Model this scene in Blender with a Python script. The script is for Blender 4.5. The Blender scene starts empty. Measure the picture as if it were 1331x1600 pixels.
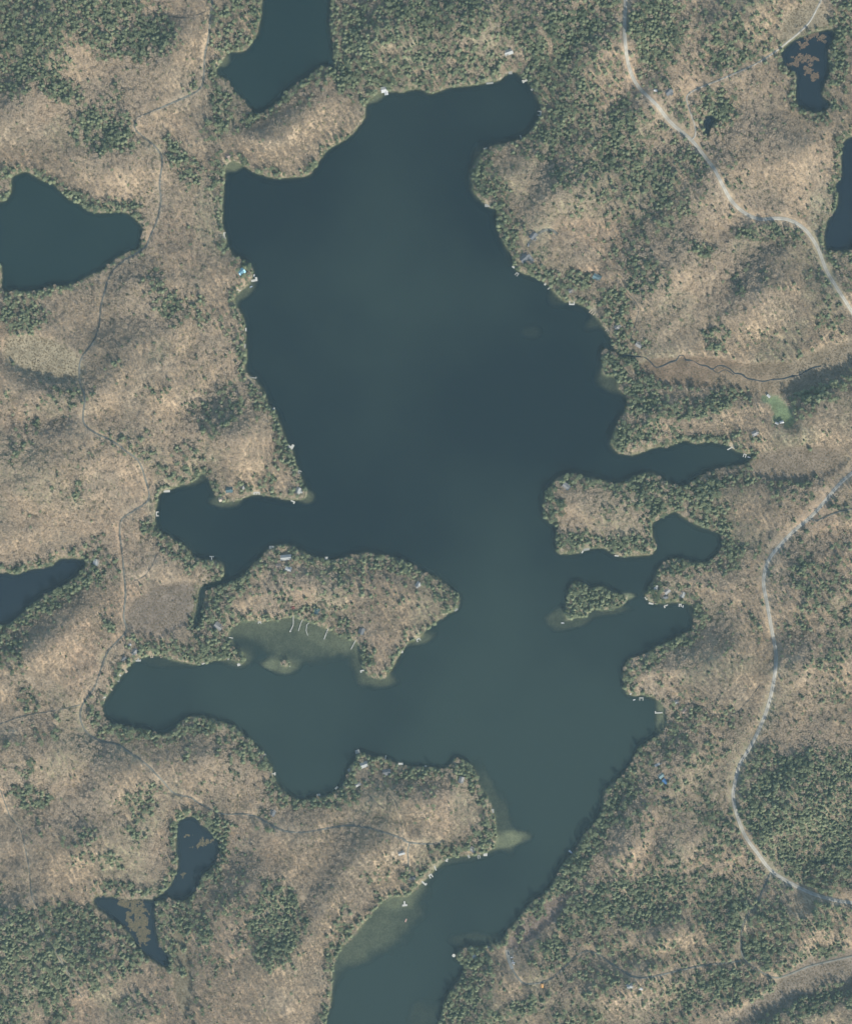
import bpy, math, random
import numpy as np
from mathutils import Vector

# ------------------------------------------------------------------ camera, sky, sun, exposure
scene = bpy.context.scene
R = math.radians
CAM_H = 6000.0
HAZE_DENSITY = 1.42e-5                  # per metre
SUN_ELEV, SUN_AZ = 38.0, 150.0          # azimuth clockwise from north (+Y)

cam_d = bpy.data.cameras.new("camera")
cam = bpy.data.objects.new("camera", cam_d)
scene.collection.objects.link(cam)
cam.location = (0, 0, CAM_H)
cam_d.sensor_fit = 'VERTICAL'
cam_d.angle = 2 * math.atan(800.0 / CAM_H)
cam_d.clip_start = 10
cam_d.clip_end = 20000
scene.camera = cam

world = bpy.data.worlds.new("World")
scene.world = world
world.use_nodes = True
wn = world.node_tree.nodes
wl = world.node_tree.links
bg = wn["Background"]
sky = wn.new("ShaderNodeTexSky")
sky.sky_type = 'NISHITA'
sky.sun_disc = False
sky.sun_elevation = R(SUN_ELEV)
sky.sun_rotation = R(SUN_AZ)
sky.air_density = 1.0
sky.dust_density = 1.0
wl.new(sky.outputs[0], bg.inputs[0])
bg.inputs[1].default_value = 0.135

sun_d = bpy.data.lights.new("sun", 'SUN')
sun_d.energy = 3.8
sun_d.angle = R(0.53)
sun_d.color = (1.0, 0.95, 0.86)
sun = bpy.data.objects.new("sun", sun_d)
scene.collection.objects.link(sun)
to_sun = Vector((math.sin(R(SUN_AZ)) * math.cos(R(SUN_ELEV)), math.cos(R(SUN_AZ)) * math.cos(R(SUN_ELEV)), math.sin(R(SUN_ELEV))))
sun.rotation_euler = to_sun.to_track_quat('Z', 'Y').to_euler()
sun.location = to_sun * 2000

vs = scene.view_settings
vs.view_transform = 'Standard'
vs.look = 'None'
vs.exposure = 0.45
vs.gamma = 1.0
vs.use_curve_mapping = False
scene.render.engine = 'CYCLES'
scene.cycles.max_bounces = 5
scene.cycles.diffuse_bounces = 2
scene.cycles.glossy_bounces = 2
scene.cycles.transmission_bounces = 2
scene.cycles.transparent_max_bounces = 8
scene.cycles.volume_bounces = 0
scene.cycles.use_denoising = True
scene.cycles.denoiser = 'OPENIMAGEDENOISE'

rng = np.random.default_rng(7)
random.seed(7)
COL = scene.collection


# ------------------------------------------------------------------ helpers
def W(px, py):
    """metres east / north of the middle of the map, from map coordinates (1 unit = 1 m)"""
    return px - 665.5, 800.0 - py


_tabs = {}


def vnoise(x, y, scale, seed):
    if seed not in _tabs:
        _tabs[seed] = np.random.default_rng(1000 + seed).random((256, 256))
    t = _tabs[seed]
    u = np.asarray(x, dtype=np.float64) / scale + seed * 17.31
    v = np.asarray(y, dtype=np.float64) / scale + seed * 5.77
    iu = np.floor(u).astype(int)
    iv = np.floor(v).astype(int)
    fu = u - iu
    fv = v - iv
    fu = fu * fu * (3 - 2 * fu)
    fv = fv * fv * (3 - 2 * fv)
    a = t[iu & 255, iv & 255]
    b = t[(iu + 1) & 255, iv & 255]
    c = t[iu & 255, (iv + 1) & 255]
    d = t[(iu + 1) & 255, (iv + 1) & 255]
    return (a * (1 - fu) + b * fu) * (1 - fv) + (c * (1 - fu) + d * fu) * fv


def fbm(x, y, scale, seed, octv=4, gain=0.5):
    s = 0
    amp = 1
    tot = 0
    for k in range(octv):
        s = s + amp * vnoise(x, y, scale / 2 ** k, seed + k)
        tot += amp
        amp *= gain
    return s / tot


def sstep(a, b, x):
    t = np.clip((x - a) / (b - a), 0, 1)
    return t * t * (3 - 2 * t)


def link(o, parent=None):
    COL.objects.link(o)
    if parent is not None:
        o.parent = parent
    return o


def tag(o, label=None, category=None, group=None, kind=None):
    if label:
        o["label"] = label
    if category:
        o["category"] = category
    if group:
        o["group"] = group
    if kind:
        o["kind"] = kind
    return o


def mesh(name, verts, faces, mats=None, midx=None, smooth=False):
    me = bpy.data.meshes.new(name)
    me.from_pydata([tuple(map(float, v)) for v in verts], [], [tuple(map(int, f)) for f in faces])
    for m in (mats or []):
        me.materials.append(m)
    if midx is not None:
        me.polygons.foreach_set("material_index", np.asarray(midx, dtype=np.int32))
    if smooth:
        me.polygons.foreach_set("use_smooth", np.ones(len(me.polygons), dtype=bool))
    me.update()
    return me


def mesh_np(name, co, quads, mats=None, smooth=True):
    me = bpy.data.meshes.new(name)
    n = len(co)
    f = len(quads)
    me.vertices.add(n)
    me.vertices.foreach_set("co", np.ascontiguousarray(co, dtype=np.float32).ravel())
    me.loops.add(4 * f)
    me.loops.foreach_set("vertex_index", np.ascontiguousarray(quads, dtype=np.int32).ravel())
    me.polygons.add(f)
    me.polygons.foreach_set("loop_start", np.arange(0, 4 * f, 4, dtype=np.int32))
    for m in (mats or []):
        me.materials.append(m)
    me.update(calc_edges=True)
    if smooth:
        me.polygons.foreach_set("use_smooth", np.ones(f, dtype=bool))
    return me


class MB:
    """collects boxes and prisms into one mesh"""

    def __init__(self):
        self.v = []
        self.f = []

    def add(self, verts, faces):
        k = len(self.v)
        self.v += [tuple(p) for p in verts]
        self.f += [tuple(i + k for i in q) for q in faces]

    def box(self, x0, x1, y0, y1, z0, z1):
        self.add([(x0, y0, z0), (x1, y0, z0), (x1, y1, z0), (x0, y1, z0), (x0, y0, z1), (x1, y0, z1), (x1, y1, z1), (x0, y1, z1)],
                 [(0, 3, 2, 1), (4, 5, 6, 7), (0, 1, 5, 4), (1, 2, 6, 5), (2, 3, 7, 6), (3, 0, 4, 7)])

    def rbox(self, cx, cy, L, Wd, ang, z0, z1):
        c, s = math.cos(ang), math.sin(ang)
        P = []
        for z in (z0, z1):
            for (a, b) in ((-L / 2, -Wd / 2), (L / 2, -Wd / 2), (L / 2, Wd / 2), (-L / 2, Wd / 2)):
                P.append((cx + a * c - b * s, cy + a * s + b * c, z))
        self.add(P, [(0, 3, 2, 1), (4, 5, 6, 7), (0, 1, 5, 4), (1, 2, 6, 5), (2, 3, 7, 6), (3, 0, 4, 7)])

    def cyl(self, cx, cy, r, z0, z1, n=8, r2=None):
        r2 = r if r2 is None else r2
        P = [(cx + r * math.cos(2 * math.pi * k / n), cy + r * math.sin(2 * math.pi * k / n), z0) for k in range(n)]
        P += [(cx + r2 * math.cos(2 * math.pi * k / n), cy + r2 * math.sin(2 * math.pi * k / n), z1) for k in range(n)]
        F = [(k, (k + 1) % n, n + (k + 1) % n, n + k) for k in range(n)]
        F += [tuple(range(n - 1, -1, -1)), tuple(range(n, 2 * n))]
        self.add(P, F)

    def mesh(self, name, mat):
        return mesh(name, self.v, self.f, [mat])

    def build(self, name, mat, parent=None, loc=None, rz=0.0):
        o = bpy.data.objects.new(name, self.mesh(name, mat))
        link(o, parent)
        if loc is not None:
            o.location = loc
        o.rotation_euler = (0, 0, rz)
        return o


def empty(name, loc, rz=0.0):
    o = bpy.data.objects.new(name, None)
    o.empty_display_size = 1.0
    o.location = loc
    o.rotation_euler = (0, 0, rz)
    return link(o)


# ------------------------------------------------------------------ materials
def new_mat(name):
    m = bpy.data.materials.new(name)
    m.use_nodes = True
    nt = m.node_tree
    return m, nt.nodes, nt.links, nt.nodes["Principled BSDF"]


def simple_mat(name, color, rough=0.8, var=0.18, scale=0.6, spec=0.2):
    m, N, L, b = new_mat(name)
    tc = N.new("ShaderNodeTexCoord")
    nz = N.new("ShaderNodeTexNoise")
    nz.inputs["Scale"].default_value = scale
    nz.inputs["Detail"].default_value = 4
    L.new(tc.outputs["Object"], nz.inputs["Vector"])
    mp = N.new("ShaderNodeMapRange")
    mp.inputs["To Min"].default_value = 1 - var
    mp.inputs["To Max"].default_value = 1 + var
    L.new(nz.outputs["Fac"], mp.inputs["Value"])
    mx = N.new("ShaderNodeMix")
    mx.data_type = 'RGBA'
    mx.blend_type = 'MULTIPLY'
    mx.inputs["Factor"].default_value = 1
    mx.inputs["A"].default_value = (*color, 1)
    L.new(mp.outputs[0], mx.inputs["B"])
    L.new(mx.outputs["Result"], b.inputs["Base Color"])
    b.inputs["Roughness"].default_value = rough
    b.inputs["Specular IOR Level"].default_value = spec
    return m


def foliage_mat(name, c1, c2, trans=0.25):
    """colour runs from c1 to c2 with the plant's own 'tint' and with a little noise inside the crown"""
    m, N, L, b = new_mat(name)
    at = N.new("ShaderNodeAttribute")
    at.attribute_type = 'INSTANCER'
    at.attribute_name = "tint"
    tc = N.new("ShaderNodeTexCoord")
    nz = N.new("ShaderNodeTexNoise")
    nz.inputs["Scale"].default_value = 0.9
    L.new(tc.outputs["Object"], nz.inputs["Vector"])
    ad = N.new("ShaderNodeMath")
    ad.operation = 'MULTIPLY_ADD'
    ad.inputs[1].default_value = 0.5
    L.new(nz.outputs["Fac"], ad.inputs[0])
    L.new(at.outputs["Fac"], ad.inputs[2])
    sb = N.new("ShaderNodeMath")
    sb.operation = 'SUBTRACT'
    sb.use_clamp = True
    sb.inputs[1].default_value = 0.25
    L.new(ad.outputs[0], sb.inputs[0])
    mx = N.new("ShaderNodeMix")
    mx.data_type = 'RGBA'
    L.new(sb.outputs[0], mx.inputs["Factor"])
    mx.inputs["A"].default_value = (*c1, 1)
    mx.inputs["B"].default_value = (*c2, 1)
    out = N["Material Output"]
    df = N.new("ShaderNodeBsdfDiffuse")
    L.new(mx.outputs["Result"], df.inputs["Color"])
    if trans > 0:
        tr = N.new("ShaderNodeBsdfTranslucent")
        L.new(mx.outputs["Result"], tr.inputs["Color"])
        ms = N.new("ShaderNodeMixShader")
        ms.inputs[0].default_value = trans
        L.new(df.outputs[0], ms.inputs[1])
        L.new(tr.outputs[0], ms.inputs[2])
        L.new(ms.outputs[0], out.inputs["Surface"])
    else:
        L.new(df.outputs[0], out.inputs["Surface"])
    N.remove(b)
    return m


def ground_mat():
    m, N, L, b = new_mat("leaf_litter_ground")
    at = N.new("ShaderNodeAttribute")
    at.attribute_name = "soil"
    geo = N.new("ShaderNodeNewGeometry")
    n1 = N.new("ShaderNodeTexNoise")
    n1.inputs["Scale"].default_value = 0.055
    n1.inputs["Detail"].default_value = 7
    n1.inputs["Roughness"].default_value = 0.68
    L.new(geo.outputs["Position"], n1.inputs["Vector"])
    n2 = N.new("ShaderNodeTexNoise")
    n2.inputs["Scale"].default_value = 0.42
    n2.inputs["Detail"].default_value = 3
    n2.inputs["Roughness"].default_value = 0.6
    L.new(geo.outputs["Position"], n2.inputs["Vector"])
    m1 = N.new("ShaderNodeMapRange")
    m1.inputs["From Min"].default_value = 0.28
    m1.inputs["From Max"].default_value = 0.72
    m1.inputs["To Min"].default_value = 0.62
    m1.inputs["To Max"].default_value = 1.30
    L.new(n1.outputs["Fac"], m1.inputs["Value"])
    m2 = N.new("ShaderNodeMapRange")
    m2.inputs["From Min"].default_value = 0.3
    m2.inputs["From Max"].default_value = 0.7
    m2.inputs["To Min"].default_value = 0.72
    m2.inputs["To Max"].default_value = 1.22
    L.new(n2.outputs["Fac"], m2.inputs["Value"])
    mu = N.new("ShaderNodeMath")
    mu.operation = 'MULTIPLY'
    L.new(m1.outputs[0], mu.inputs[0])
    L.new(m2.outputs[0], mu.inputs[1])
    mx = N.new("ShaderNodeMix")
    mx.data_type = 'RGBA'
    mx.blend_type = 'MULTIPLY'
    mx.inputs["Factor"].default_value = 1
    L.new(at.outputs["Color"], mx.inputs["A"])
    L.new(mu.outputs[0], mx.inputs["B"])
    L.new(mx.outputs["Result"], b.inputs["Base Color"])
    b.inputs["Roughness"].default_value = 1.0
    b.inputs["Specular IOR Level"].default_value = 0.0
    bp = N.new("ShaderNodeBump")
    bp.inputs["Strength"].default_value = 0.6
    bp.inputs["Distance"].default_value = 0.8
    L.new(n2.outputs["Fac"], bp.inputs["Height"])
    L.new(bp.outputs[0], b.inputs["Normal"])
    return m


def water_mat(name, deep, turbid):
    """turbid water: a scattering body that hides the bed with depth, under a smooth reflecting skin"""
    m, N, L, b = new_mat(name)
    out = N["Material Output"]
    N.remove(b)
    at = N.new("ShaderNodeAttribute")
    at.attribute_name = "depth"
    tu = N.new("ShaderNodeAttribute")
    tu.attribute_name = "silt"
    mx = N.new("ShaderNodeMix")
    mx.data_type = 'RGBA'
    L.new(tu.outputs["Fac"], mx.inputs["Factor"])
    mx.inputs["A"].default_value = (*deep, 1)
    mx.inputs["B"].default_value = (*turbid, 1)
    body = N.new("ShaderNodeBsdfDiffuse")
    L.new(mx.outputs["Result"], body.inputs["Color"])
    clear = N.new("ShaderNodeBsdfTransparent")
    clear.inputs["Color"].default_value = (0.90, 0.95, 0.88, 1)
    mu = N.new("ShaderNodeMath")
    mu.operation = 'MULTIPLY'
    mu.inputs[1].default_value = -0.75
    L.new(at.outputs["Fac"], mu.inputs[0])
    ex = N.new("ShaderNodeMath")
    ex.operation = 'EXPONENT'
    L.new(mu.outputs[0], ex.inputs[0])
    ms = N.new("ShaderNodeMixShader")
    L.new(ex.outputs[0], ms.inputs[0])
    L.new(body.outputs[0], ms.inputs[1])
    L.new(clear.outputs[0], ms.inputs[2])
    gl = N.new("ShaderNodeBsdfGlossy")
    gl.inputs["Roughness"].default_value = 0.12
    geo = N.new("ShaderNodeNewGeometry")
    nz = N.new("ShaderNodeTexNoise")
    nz.inputs["Scale"].default_value = 0.35
    nz.inputs["Detail"].default_value = 3
    L.new(geo.outputs["Position"], nz.inputs["Vector"])
    bp = N.new("ShaderNodeBump")
    bp.inputs["Strength"].default_value = 0.15
    bp.inputs["Distance"].default_value = 0.25
    L.new(nz.outputs["Fac"], bp.inputs["Height"])
    L.new(bp.outputs[0], gl.inputs["Normal"])
    lw = N.new("ShaderNodeLayerWeight")
    lw.inputs["Blend"].default_value = 0.5
    p5 = N.new("ShaderNodeMath")
    p5.operation = 'POWER'
    p5.inputs[1].default_value = 5
    L.new(lw.outputs["Facing"], p5.inputs[0])
    fr = N.new("ShaderNodeMath")
    fr.operation = 'MULTIPLY_ADD'
    fr.inputs[1].default_value = 0.9
    fr.inputs[2].default_value = 0.02
    L.new(p5.outputs[0], fr.inputs[0])
    m2 = N.new("ShaderNodeMixShader")
    L.new(fr.outputs[0], m2.inputs[0])
    L.new(ms.outputs[0], m2.inputs[1])
    L.new(gl.outputs[0], m2.inputs[2])
    L.new(m2.outputs[0], out.inputs["Surface"])
    return m


def road_mat(name, c, edge, var=0.25):
    m, N, L, b = new_mat(name)
    at = N.new("ShaderNodeAttribute")
    at.attribute_name = "across"
    geo = N.new("ShaderNodeNewGeometry")
    nz = N.new("ShaderNodeTexNoise")
    nz.inputs["Scale"].default_value = 0.12
    nz.inputs["Detail"].default_value = 6
    nz.inputs["Roughness"].default_value = 0.7
    L.new(geo.outputs["Position"], nz.inputs["Vector"])
    # worn wheel tracks are paler than the loose crown and shoulders
    wv = N.new("ShaderNodeMath")
    wv.operation = 'SINE'
    mm = N.new("ShaderNodeMath")
    mm.operation = 'MULTIPLY'
    mm.inputs[1].default_value = 7.5
    L.new(at.outputs["Fac"], mm.inputs[0])
    L.new(mm.outputs[0], wv.inputs[0])
    ab = N.new("ShaderNodeMath")
    ab.operation = 'ABSOLUTE'
    L.new(wv.outputs[0], ab.inputs[0])
    mx = N.new("ShaderNodeMix")
    mx.data_type = 'RGBA'
    L.new(ab.outputs[0], mx.inputs["Factor"])
    mx.inputs["A"].default_value = (*edge, 1)
    mx.inputs["B"].default_value = (*c, 1)
    mp = N.new("ShaderNodeMapRange")
    mp.inputs["From Min"].default_value = 0.3
    mp.inputs["From Max"].default_value = 0.7
    mp.inputs["To Min"].default_value = 1 - var
    mp.inputs["To Max"].default_value = 1 + var
    L.new(nz.outputs["Fac"], mp.inputs["Value"])
    m2 = N.new("ShaderNodeMix")
    m2.data_type = 'RGBA'
    m2.blend_type = 'MULTIPLY'
    m2.inputs["Factor"].default_value = 1
    L.new(mx.outputs["Result"], m2.inputs["A"])
    L.new(mp.outputs[0], m2.inputs["B"])
    L.new(m2.outputs["Result"], b.inputs["Base Color"])
    b.inputs["Roughness"].default_value = 0.95
    b.inputs["Specular IOR Level"].default_value = 0.1
    return m


M_GROUND = ground_mat()
M_LAKE = water_mat("lake_water", (0.002, 0.009, 0.013), (0.019, 0.034, 0.030))
M_POND = water_mat("pond_water", (0.005, 0.017, 0.019), (0.014, 0.029, 0.028))
M_DARKPOND = water_mat("dark_pond_water", (0.006, 0.013, 0.023), (0.013, 0.022, 0.029))
M_ROAD = road_mat("gravel_road", (0.40, 0.38, 0.32), (0.29, 0.27, 0.215))
M_LANE = road_mat("shade_toned_gravel_lane", (0.185, 0.185, 0.16), (0.14, 0.135, 0.105))  # same gravel, darkened: the shade over the narrow lanes is in its colour
M_TRACK = road_mat("dirt_track", (0.20, 0.17, 0.13), (0.15, 0.13, 0.10))
M_CONIFER = foliage_mat("conifer_needles", (0.140, 0.172, 0.100), (0.315, 0.345, 0.200), 0.38)
M_BARE = foliage_mat("bare_twigs", (0.265, 0.212, 0.150), (0.50, 0.388, 0.268), 0.0)
M_BARK = simple_mat("bark", (0.16, 0.135, 0.115), 0.95, 0.25, 1.2, 0.05)
M_SHRUB = foliage_mat("shore_shrub_leaves", (0.12, 0.135, 0.07), (0.25, 0.255, 0.14), 0.2)
M_REED = foliage_mat("sedge_blades", (0.17, 0.132, 0.083), (0.30, 0.235, 0.145), 0.15)

# ------------------------------------------------------------------ the map: shorelines (metres, x east, y down)
LAKE = [(352,263),(361,251),(373,252),(396,271),(419,276),(443,280),(482,276),(488,268),(501,252),(514,234),(538,217),(556,205),(563,193),(571,181),
(571,163),(577,155),(593,147),(609,143),(619,141),(630,145),(643,141),(659,140),(671,148),(686,142),(702,135),(734,133),(762,130),(781,126),(789,116),
(803,111),(815,121),(828,129),(834,145),(841,158),(845,168),(843,181),(834,197),(820,213),(802,221),(776,226),(760,231),(751,242),(739,258),(735,273),
(738,292),(742,305),(755,319),(765,325),(777,327),(776,336),(777,362),(781,375),(791,388),(799,401),(803,417),(815,428),(831,433),(849,441),(862,454),
(873,467),(883,472),(904,475),(920,483),(933,493),(941,507),(949,522),(958,541),(972,552),(984,557),(972,557),(957,550),(941,545),(939,562),(940,586),
(950,587),(963,588),(966,607),(977,617),(979,635),(970,651),(962,664),(951,687),(952,696),(962,707),(975,711),(994,710),(1010,703),(1034,699),(1055,695),
(1068,687),(1086,693),(1112,691),(1136,691),(1149,703),(1165,710),(1177,712),(1174,719),(1160,725),(1139,729),(1118,735),(1097,742),(1081,753),(1065,761),
(1052,761),(1043,753),(1034,744),(1012,737),(986,748),(957,758),(944,753),(923,748),(897,741),(881,743),(870,749),(862,761),(849,775),(847,790),(849,808),
(860,816),(872,821),(869,835),(868,850),(870,863),(883,866),(904,865),(920,858),(939,856),(952,863),(965,870),(986,869),(1003,868),(1018,866),(1024,850),
(1020,835),(1018,819),(1031,811),(1044,802),(1057,799),(1070,811),(1086,820),(1107,825),(1123,832),(1128,845),(1126,861),(1112,874),(1099,882),(1086,878),
(1070,874),(1047,874),(1028,884),(1018,906),(1010,924),(1007,934),(1018,942),(1039,945),(1060,942),(1078,944),(1084,952),(1083,969),(1082,981),(1070,991),
(1052,999),(1034,1007),(1015,1018),(997,1026),(983,1029),(976,1041),(974,1065),(978,1086),(991,1089),(1006,1087),(1020,1089),(1033,1097),(1039,1107),
(1039,1128),(1034,1144),(1018,1155),(999,1164),(990,1180),(981,1199),(968,1215),(942,1238),(945,1252),(940,1266),(931,1282),(919,1300),(910,1310),(897,1331),
(884,1342),(870,1368),(855,1392),(831,1408),(812,1434),(792,1452),(786,1468),(770,1476),(760,1479),(736,1479),(717,1483),(711,1492),(722,1502),(722,1521),
(710,1544),(692,1566),(686,1600),(682,1660),(690,1800),(480,1800),(500,1660),(509,1594),(517,1568),(521,1539),(519,1513),(527,1489),(548,1466),(566,1447),
(580,1429),(593,1410),(614,1401),(627,1401),(640,1397),(653,1384),(664,1374),(676,1363),(686,1351),(699,1343),(718,1337),(739,1335),(762,1331),(773,1324),
(776,1303),(774,1284),(770,1262),(760,1244),(747,1226),(744,1207),(734,1194),(721,1184),(711,1184),(705,1194),(692,1202),(676,1199),(658,1198),(640,1198),
(622,1194),(604,1185),(582,1182),(567,1177),(559,1178),(556,1189),(546,1199),(543,1215),(532,1231),(514,1244),(488,1248),(462,1248),(446,1241),(435,1228),
(425,1212),(421,1191),(409,1173),(393,1157),(375,1144),(362,1133),(346,1127),(332,1123),(310,1119),(289,1124),(274,1139),(258,1148),(244,1147),(229,1139),
(208,1137),(189,1133),(173,1130),(163,1120),(159,1107),(162,1094),(171,1081),(184,1065),(195,1049),(205,1036),(218,1028),(234,1022),(250,1023),(268,1028),
(289,1035),(305,1040),(321,1036),(339,1030),(364,1028),(370,1035),(378,1038),(385,1028),(380,1019),(367,1012),(359,1002),(356,989),(364,978),(377,970),
(396,968),(409,972),(430,972),(443,969),(456,965),(472,968),(493,976),(514,984),(535,994),(553,1001),(564,1010),(568,1028),(567,1047),(577,1055),(590,1060),
(603,1060),(614,1044),(622,1026),(632,1010),(640,1002),(659,997),(666,984),(676,976),(689,969),(702,959),(714,953),(718,940),(715,927),(702,919),(684,903),
(670,896),(659,891),(640,879),(614,873),(593,867),(567,864),(546,869),(532,874),(514,874),(498,871),(482,865),(462,856),(443,852),(427,854),(414,863),
(404,876),(385,892),(370,905),(351,911),(338,917),(326,923),(320,936),(317,955),(312,975),(305,984),(302,978),(306,955),(310,930),(315,915),(324,911),
(340,907),(350,900),(350,884),(334,874),(316,874),(302,871),(292,858),(281,848),(263,838),(247,829),(241,819),(242,803),(246,787),(249,769),(266,767),
(281,760),(297,756),(309,750),(313,741),(321,741),(329,749),(334,761),(339,777),(353,784),(369,784),(383,777),(396,772),(411,773),(425,775),(440,778),
(456,783),(469,783),(480,777),(478,761),(469,740),(461,721),(455,700),(446,690),(442,669),(433,646),(419,628),(409,604),(398,591),(386,583),(384,562),
(384,525),(384,504),(379,491),(367,478),(364,470),(377,454),(390,444),(397,433),(397,422),(390,412),(377,405),(364,401),(356,388),(351,370),(348,354),
(350,336),(350,310),(352,280)]
ISLAND = [(897,908),(912,911),(923,917),(941,915),(949,921),(962,929),(984,930),(978,941),(962,951),(944,954),(926,951),(915,965),(897,966),(886,971),(883,958),(883,937),(888,921)]
ISLET = [(438,1033),(446,1030),(454,1033),(456,1039),(448,1043),(439,1041)]
PONDS = {
    "north": [(411,-10),(411,0),(409,24),(406,47),(396,63),(386,78),(372,82),(356,81),(346,95),(337,110),(340,121),(353,124),(360,139),(372,150),(383,163),(393,175),
              (404,179),(417,172),(433,160),(443,150),(461,134),(480,121),(493,109),(504,106),(519,108),(530,116),(538,123),(527,109),(523,95),(521,74),(515,53),(517,26),
              (518,0),(525,-120),(500,-220),(420,-160)],
    "west": [(0,316),(9,314),(16,302),(16,276),(39,268),(53,276),(74,285),(87,289),(97,302),(113,313),(131,321),(143,331),(168,333),(184,331),(202,334),(216,344),
             (225,359),(223,378),(213,391),(192,399),(173,409),(160,422),(144,428),(131,433),(121,443),(100,446),(79,447),(66,455),(45,454),(24,454),(10,459),(4,449),
             (2,425),(0,414),(-60,420),(-130,380),(-110,330),(-50,318)],
    "southwest": [(0,895),(13,893),(26,899),(42,890),(60,887),(81,882),(97,871),(118,871),(134,875),(137,884),(126,895),(110,908),(89,921),(68,932),(50,945),(32,961),
                  (16,974),(0,979),(-100,1020),(-160,940),(-70,900)],
    "east": [(1331,210),(1320,218),(1314,229),(1314,252),(1312,279),(1304,294),(1311,310),(1304,326),(1294,346),(1284,367),(1286,380),(1291,391),(1307,393),(1331,388),
             (1430,380),(1460,260),(1390,200)],
    "beaver": [(1218,81),(1233,66),(1254,53),(1278,49),(1302,45),(1303,60),(1295,76),(1294,100),(1294,121),(1282,139),(1283,150),(1298,160),(1289,173),(1273,179),
               (1254,172),(1241,158),(1240,134),(1244,116),(1233,113),(1222,102)],
    "roadside": [(1100,181),(1115,179),(1119,184),(1113,200),(1108,213),(1099,208),(1097,195)],
    "wood": [(275,1283),(284,1276),(308,1275),(315,1289),(331,1300),(344,1313),(347,1334),(334,1355),(313,1371),(306,1392),(292,1409),(279,1408),(268,1404),(250,1408),
             (244,1412),(243,1429),(246,1455),(252,1481),(267,1497),(266,1510),(256,1513),(237,1500),(216,1484),(205,1466),(195,1452),(181,1439),(163,1426),(150,1418),
             (147,1403),(158,1397),(184,1401),(223,1407),(244,1404),(263,1389),(272,1371),(278,1345),(274,1313)],
    "tiny": [(1262,1346),(1278,1342),(1289,1342),(1287,1350),(1273,1350)],
}


def chaikin(P, n=1):
    P = np.array(P, dtype=float)
    for _ in range(n):
        Q = np.roll(P, -1, 0)
        P = np.stack([P * 0.78 + Q * 0.22, P * 0.22 + Q * 0.78], 1).reshape(-1, 2)
    return P


def inside_dist(P, x, y, pad=220):
    """+ metres inside the outline, - metres outside (clamped to -pad far away)"""
    P = chaikin(P)
    res = np.full(x.shape, -float(pad), dtype=np.float32)
    bx = (x > P[:, 0].min() - pad) & (x < P[:, 0].max() + pad) & (y > P[:, 1].min() - pad) & (y < P[:, 1].max() + pad)
    X = x[bx].astype(np.float32)
    Y = y[bx].astype(np.float32)
    d2 = np.full(X.shape, 1e12, dtype=np.float32)
    ins = np.zeros(X.shape, dtype=bool)
    n = len(P)
    for i in range(n):
        ax, ay = P[i]
        cx, cy = P[(i + 1) % n]
        ex, ey = cx - ax, cy - ay
        l2 = ex * ex + ey * ey + 1e-9
        t = np.clip(((X - ax) * ex + (Y - ay) * ey) / l2, 0, 1)
        dx = X - (ax + t * ex)
        dy = Y - (ay + t * ey)
        np.minimum(d2, dx * dx + dy * dy, out=d2)
        if ey != 0:
            c = ((ay > Y) != (cy > Y)) & (X < ex * (Y - ay) / ey + ax)
            ins ^= c
    d = np.sqrt(d2)
    res[bx] = np.where(ins, d, np.maximum(-d, -pad))
    return res


def catmull(P, step=3.0):
    P = np.array(P, dtype=float)
    out = []
    n = len(P)
    for i in range(n - 1):
        p0 = P[max(i - 1, 0)]
        p1, p2 = P[i], P[i + 1]
        p3 = P[min(i + 2, n - 1)]
        k = max(2, int(np.hypot(*(p2 - p1)) / step))
        for j in range(k):
            t = j / k
            out.append(0.5 * ((2 * p1) + (-p0 + p2) * t + (2 * p0 - 5 * p1 + 4 * p2 - p3) * t * t + (-p0 + 3 * p1 - 3 * p2 + p3) * t ** 3))
    out.append(P[-1])
    return np.array(out)


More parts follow.
